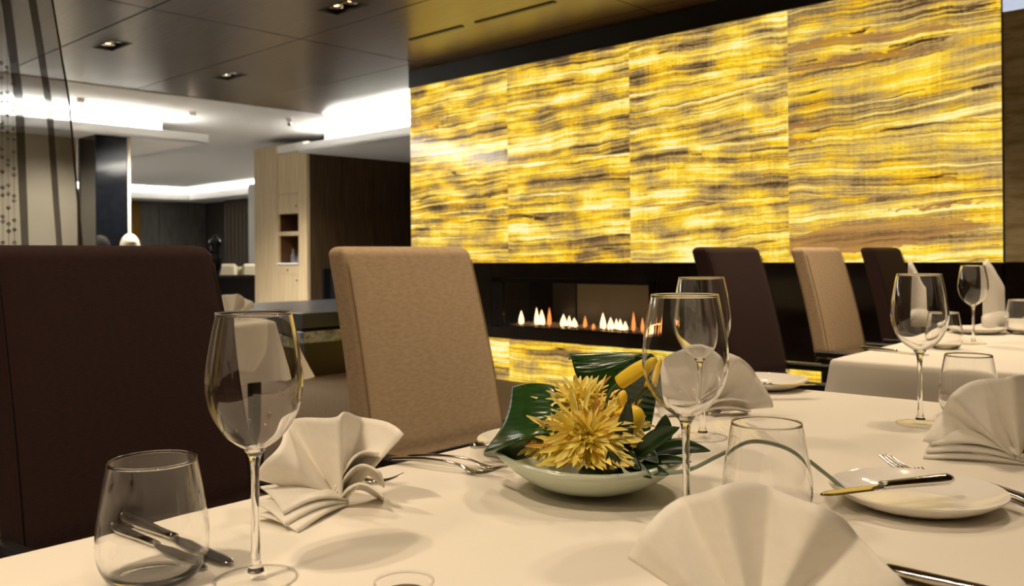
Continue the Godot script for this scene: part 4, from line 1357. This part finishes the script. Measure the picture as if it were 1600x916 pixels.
func bloom(px: float, py: float, z: float, R: float, axis: Vector3, count: int, seed_: int, label: String, wide := 0.0021) -> void:
	var c := dep(px, py, z)
	var t := thing("chrysanthemum", label, "flower", at(c), "yellow spider chrysanthemums")
	var r := RandomNumberGenerator.new()
	r.seed = seed_
	axis = axis.normalized()
	var sx := axis.cross(Vector3(0.3, 1, 0.2)).normalized()
	var sy := sx.cross(axis).normalized()
	var m := MB.new()
	m.colored = true
	for k in count:
		var q := (k + 0.5) / count
		var tilt: float = lerpf(0.12, 1.75, pow(q, 0.75)) + r.randf_range(-0.13, 0.13)
		var az := k * 2.39996 + r.randf_range(-0.25, 0.25)
		var d := (axis * cos(tilt) + (sx * cos(az) + sy * sin(az)) * sin(tilt)).normalized()
		var L: float = R * lerpf(0.42, 1.0, pow(q, 0.55)) * r.randf_range(0.78, 1.18)
		var side := d.cross(axis if absf(d.dot(axis)) < 0.95 else sx).normalized()
		var up := side.cross(d).normalized()
		var curl := r.randf_range(-0.25, 0.5)
		var swing := r.randf_range(-0.25, 0.25)
		var hue := r.randf()
		var base_c := Color(1.0, 0.80, 0.06).lerp(Color(1.0, 0.88, 0.17), hue)
		if r.randf() < 0.16: base_c = Color(1.0, 0.76, 0.08)
		var tip_c := base_c.lerp(Color(0.93, 0.82, 0.36), 0.5)
		if r.randf() < 0.12: tip_c = Color(0.62, 0.34, 0.08)
		var w: float = wide * r.randf_range(0.75, 1.25)
		var prev := []
		for j in 8:
			var u := j / 7.0
			var p := d * L * (0.06 + 0.94 * u) + up * curl * L * u * u * 0.7 * (1.0 if u < 0.8 else 1.25) + side * swing * L * u * u + Vector3(0, -0.16 * R * u * u, 0)
			p.y = maxf(p.y, TOP + 0.05 + 0.004 * hue - c.y)
			var ww: float = w * (0.55 + 0.75 * sin(PI * minf(u * 0.62 + 0.12, 1.0))) * (1.0 if j < 7 else 0.25)
			var ring := [p - side * ww + up * ww * 0.55, p, p + side * ww + up * ww * 0.55]
			if j > 0:
				m.col = base_c.lerp(tip_c, smoothstep(0.35, 1.0, u))
				for i in 2:
					m.quad(prev[i], ring[i], ring[i + 1], prev[i + 1])
			prev = ring
	meta(part("petals", m.mesh(), M.petal, t), "thin yellow petals", "", "", "stuff")
	var h := MB.new()
	h.lathe(spline([Vector2(0, R * 0.16), Vector2(R * 0.10, R * 0.12), Vector2(R * 0.15, 0), Vector2(R * 0.08, -R * 0.2), Vector2(0, -R * 0.25)], 3), 16)
	part("heart", h.mesh(), mat(c8(246, 214, 60), 0.7), t, Transform3D(Basis(sx, axis, sx.cross(axis)), Vector3.ZERO))

func blade_leaf(a: Vector3, b: Vector3, w: float, bend: Vector3, parent: Node3D) -> void:
	var d := (b - a)
	var side := d.cross(Vector3(0.2, 0.5, 1.0)).normalized()
	if side.length() < 0.5: side = Vector3.RIGHT
	var m := MB.new()
	m.sheet(func(u: float, v: float) -> Vector3:
		var hw := w * pow(sin(PI * clampf(pow(v, 0.85), 0.0, 1.0)), 0.8) + 0.0004
		var s := (u - 0.5) * 2.0
		return a + d * v + bend * sin(v * PI) + side * s * hw + side.cross(d.normalized()) * absf(s) * hw * 0.3, 6, 14, 0.0006)
	part("leaf", m.mesh(), M.leaf_sprig, parent)

func build_flowers() -> void:
	var C := Vector3(0.096, TOP, -1.085)
	var t := thing("slumped_glass_bowl", "pale green slumped glass bowl with a wave shaped wing", "bowl", at(C))
	var m := MB.new()
	m.sheet(func(u: float, v: float) -> Vector3:
		var a := u * TAU
		var r := 0.02 + 0.98 * v
		var q := cos(a)
		return Vector3(cos(a) * 0.118 * r, 0.004 + 0.040 * pow(r, 2.6) + 0.010 * pow(r, 3.0) * q * q, sin(a) * 0.106 * r), 72, 16, 0.006)
	part("bowl", m.mesh(), M.satin, t)
	var wl := [Vector2(0.062, 0.043), Vector2(0.098, 0.046), Vector2(0.136, 0.062), Vector2(0.175, 0.075), Vector2(0.225, 0.062), Vector2(0.27, 0.030), Vector2(0.300, 0.004)]
	var wp := spline(wl, 6)
	var wing := func(u: float, v: float) -> Vector3:
		var f := u * (wp.size() - 1)
		var i := mini(int(f), wp.size() - 2)
		var p: Vector2 = wp[i].lerp(wp[i + 1], f - i)
		var near := lerpf(0.088, 0.042, smoothstep(0.2, 1.0, u))
		var far := lerpf(-0.06, -0.075, u)
		return Vector3(p.x, p.y, lerpf(near, far, v))
	var wm := MB.new()
	wm.grid(wing, 48, 6)
	part("wing", wm.mesh(), M.pane, t)
	for e in [0.0, 1.0]:
		var pts := []
		for k in 37:
			pts.append(wing.call(k / 36.0, e))
		var em := MB.new()
		var a1 := []
		var a2 := []
		for k in 37:
			a1.append(0.0016); a2.append(0.0024)
		em.sweep(pts, a1, a2, Vector3.UP, 8)
		part("wing_edge", em.mesh(), M.edge_glass if e == 0.0 else M.pane, t)
	# broad leaves
	var lf := thing("broad_leaf", "broad glossy dark green leaf curled over the bowl rim by the forks", "leaf", at(C))
	var inv := at(C).affine_inverse()
	var shift := func(n: Array) -> Array:
		var o := []
		for r in n:
			var q := []
			for p in r: q.append(inv * p)
			o.append(q)
		return o
	part("blade", patch(shift.call(net([
		[[802, 612, 1.20], [828, 606, 1.19], [862, 610, 1.17], [872, 622, 1.15]],
		[[800, 606, 1.17], [830, 600, 1.15], [864, 604, 1.13], [874, 618, 1.12]],
		[[796, 636, 1.13], [828, 634, 1.10], [862, 636, 1.08], [880, 640, 1.08]],
		[[784, 668, 1.10], [818, 668, 1.06], [852, 664, 1.05], [880, 660, 1.06]],
		[[760, 702, 1.08], [790, 694, 1.03], [826, 684, 1.02], [870, 680, 1.04]],
		[[757, 712, 1.10], [788, 706, 1.06], [826, 694, 1.05], [868, 690, 1.07]],
		[[772, 715, 1.13], [800, 720, 1.09], [836, 712, 1.09], [868, 702, 1.10]]])), 16, 130, 0.0012, 150.0), M.leaf, lf)
	var lb := thing("broad_leaf", "broad folded dark green leaf standing behind the chrysanthemums", "leaf", at(C), "")
	part("blade", patch(shift.call(net([
		[[888, 562, 1.20], [925, 556, 1.20], [965, 554, 1.20], [1000, 553, 1.19]],
		[[891, 554, 1.18], [926, 553, 1.18], [966, 552, 1.17], [1006, 553, 1.16]],
		[[898, 580, 1.17], [928, 580, 1.16], [956, 574, 1.15], [985, 563, 1.14]],
		[[910, 612, 1.17], [928, 614, 1.16], [945, 608, 1.15], [962, 590, 1.14]],
		[[916, 660, 1.16], [930, 662, 1.16], [940, 650, 1.15], [950, 630, 1.14]]])), 16, 110, 0.0012, 110.0), M.leaf, lb)
	part("flap", patch(shift.call(net([
		[[1006, 553, 1.16], [1010, 553, 1.16], [1016, 557, 1.17], [1020, 562, 1.18]],
		[[985, 563, 1.14], [1002, 570, 1.15], [1016, 578, 1.17], [1026, 584, 1.18]],
		[[962, 590, 1.14], [988, 598, 1.16], [1010, 606, 1.18], [1026, 612, 1.19]],
		[[950, 622, 1.14], [978, 634, 1.16], [1002, 640, 1.18], [1022, 642, 1.19]],
		[[944, 664, 1.13], [972, 672, 1.15], [998, 676, 1.17], [1016, 672, 1.18]]])), 16, 110, 0.0012, 90.0), M.leaf, lb)
	# calla tips
	var k0 := 0
	for q in [[968, 598, 1.06, 1022, 560, 1.04, 0.009], [1012, 606, 1.07, 1030, 560, 1.09, 0.005], [964, 652, 1.09, 975, 610, 1.09, 0.008], [970, 668, 1.06, 1002, 640, 1.05, 0.017]]:
		var a := dep(q[0], q[1], q[2])
		var b := dep(q[3], q[4], q[5])
		var pts := []
		var w := []
		for k in 15:
			var u := k / 14.0
			pts.append((b - a) * u)
			w.append(q[6] * sqrt(maxf(0.0, 1.0 - pow(absf(u * 1.9 - 0.55) / 1.36, 2.2))) + 0.0003)
		var ct := thing("calla_bud", ["long yellow calla bud in front of the folded leaf", "slim yellow calla bud behind the wine glass", "small upright yellow bud between leaf and flower", "wide yellow calla bud tucked among the petals"][k0], "flower", at(a), "yellow calla buds")
		var cm := MB.new()
		cm.sweep(pts, w, w, Vector3(0.1, 0.2, 1.0), 16)
		part("spathe", cm.mesh(), M.calla, ct)
		var sm := MB.new()
		sm.tube(spline3([Vector3.ZERO, Vector3(-0.012, -0.014, -0.004), Vector3(-0.02, -0.045, -0.005)], 5), 0.002, 6)
		part("stalk", sm.mesh(), M.stem, ct)
		k0 += 1
	bloom(917, 688, 1.035, 0.068, Vector3(-0.1, 0.6, 1.0), 210, 11, "large open yellow spider chrysanthemum facing out of the bowl", 0.0019)
	bloom(908, 634, 1.10, 0.056, Vector3(-0.1, 1.0, 0.45), 170, 12, "tall yellow chrysanthemum above the large one", 0.0019)
	bloom(856, 688, 1.045, 0.034, Vector3(-0.5, 0.4, 0.9), 90, 13, "small yellow chrysanthemum against the curled leaf", 0.0017)
	bloom(972, 664, 1.075, 0.042, Vector3(0.8, 0.6, 0.6), 80, 14, "yellow chrysanthemum turned towards the wine glass", 0.002)
	bloom(1010, 706, 1.06, 0.028, Vector3(0.8, 0.2, 0.8), 50, 15, "small yellow chrysanthemum low among the green sprigs", 0.0016)
	# green sprigs
	var sp := thing("leaf_sprig", "dark green leafy sprig reaching past the wine glass stem", "sprig", at(C))
	for q in [[966, 722, 1.03, 983, 624, 1.02, 9, 0, 0], [990, 716, 1.02, 1062, 668, 0.99, 8, 0, 10], [1030, 700, 1.06, 1040, 648, 1.05, 10, 4, 0], [1010, 715, 1.03, 1110, 705, 1.00, 8, 0, 14], [1000, 725, 1.03, 1080, 722, 0.99, 5, 0, 6], [975, 728, 1.01, 1018, 748, 0.985, 7, 0, 6], [960, 738, 1.0, 950, 705, 0.99, 8, 0, 0], [985, 705, 1.04, 1030, 725, 1.0, 9, 0, 8], [960, 712, 1.03, 1000, 735, 0.99, 9, 0, 6], [995, 735, 1.02, 1045, 742, 0.985, 6, 0, 4], [930, 735, 1.04, 975, 742, 1.0, 10, 0, 4], [905, 735, 1.05, 945, 745, 1.01, 9, 0, 3], [960, 690, 1.06, 985, 720, 1.03, 10, 0, 0]]:
		var a: Vector3 = inv * dep(q[0], q[1], q[2])
		var b: Vector3 = inv * dep(q[3], q[4], q[5])
		blade_leaf(a, b, q[6] * 0.00115, Vector3(0, q[8] * 0.0006, 0), sp)
	var sm2 := MB.new()
	sm2.tube(spline3([inv * dep(930, 742, 1.06), inv * dep(980, 725, 1.04), inv * dep(1030, 705, 1.03)], 6), 0.0014, 6)
	part("stalk", sm2.mesh(), M.stem, sp)


func _ready() -> void:
	# ---------------- camera
	var cam := Camera3D.new()
	cam.name = "camera"
	add_child(cam)
	cam.position = Vector3(0, EYE, 0)
	cam.rotation.z = -ROLL
	cam.near = 0.05
	cam.far = 100.0
	cam.projection = Camera3D.PROJECTION_FRUSTUM
	cam.size = 0.05 * 916.0 / F
	cam.frustum_offset = Vector2(0, -0.05 * (458.0 - Y0) / F)
	var ca := CameraAttributesPhysical.new()
	ca.frustum_near = 0.05
	ca.frustum_far = 100.0
	ca.frustum_focal_length = 36.3
	ca.frustum_focus_distance = 1.12
	ca.exposure_aperture = 12.0
	cam.attributes = ca
	cam.current = true
	# ---------------- environment
	var we := WorldEnvironment.new()
	we.name = "environment"
	var e := Environment.new()
	e.background_mode = Environment.BG_COLOR
	e.background_color = Color(0, 0, 0)
	e.tonemap_mode = Environment.TONE_MAPPER_LINEAR
	e.tonemap_exposure = 1.0
	e.sdfgi_enabled = true
	e.ssao_enabled = true
	e.ssil_enabled = true
	we.environment = e
	add_child(we)
	# ---------------- room axes
	room = Transform3D(Basis(Vector3.UP, deg_to_rad(-43.1)), Vector3(-0.1164, 0, -7.4317))
	make_materials()
	M.bulb = glow(Color(1.0, 0.86, 0.66), 5.0)
	M.led = glow(Color(1.0, 0.97, 0.9), 2.0)
	M.edge_glass = mat(c8(154, 168, 146), 0.1)
	# ---------------- lamps of the walnut ceiling
	var E1 := 0.85
	downlight(3.4, 3.3, "twin downlight over the flower table towards the fireplace", E1 * 0.9)
	downlight(4.75, 3.4, "twin downlight over the gap between the two tables", E1 * 0.8)
	downlight(3.3, 4.7, "twin downlight over the row of chairs at the flower table", E1 * 0.75)
	downlight(5.6, 5.1, "twin downlight over the end of the flower table", E1 * 0.35)
	downlight(6.9, 6.3, "twin downlight nearest the beige side wall", E1 * 1.2)
	downlight(4.6, 7.0, "twin downlight near the rear wall", E1 * 3.2)
	downlight(4.4, 6.0, "twin downlight behind the brown chair's table end", E1 * 1.7)
	downlight(3.2, 1.5, "twin downlight over the second table's chairs", E1 * 1.8)
	downlight(4.6, 1.9, "twin downlight over the second table", E1 * 1.5)
	downlight(1.2, 4.2, "twin downlight over the table behind the brown chair", E1 * 1.2)
	downlight(0.17, 1.69, "bright twin downlight in front of the onyx wall", E1)
	downlight(-2.02, 2.34, "twin downlight near the sheer curtain", E1)
	downlight(-2.47, 1.06, "twin downlight near the white lounge ceiling", E1)
	build_room()
	build_lounge()
	build_tables()
	build_chairs()
	build_tableware()
	build_flowers()
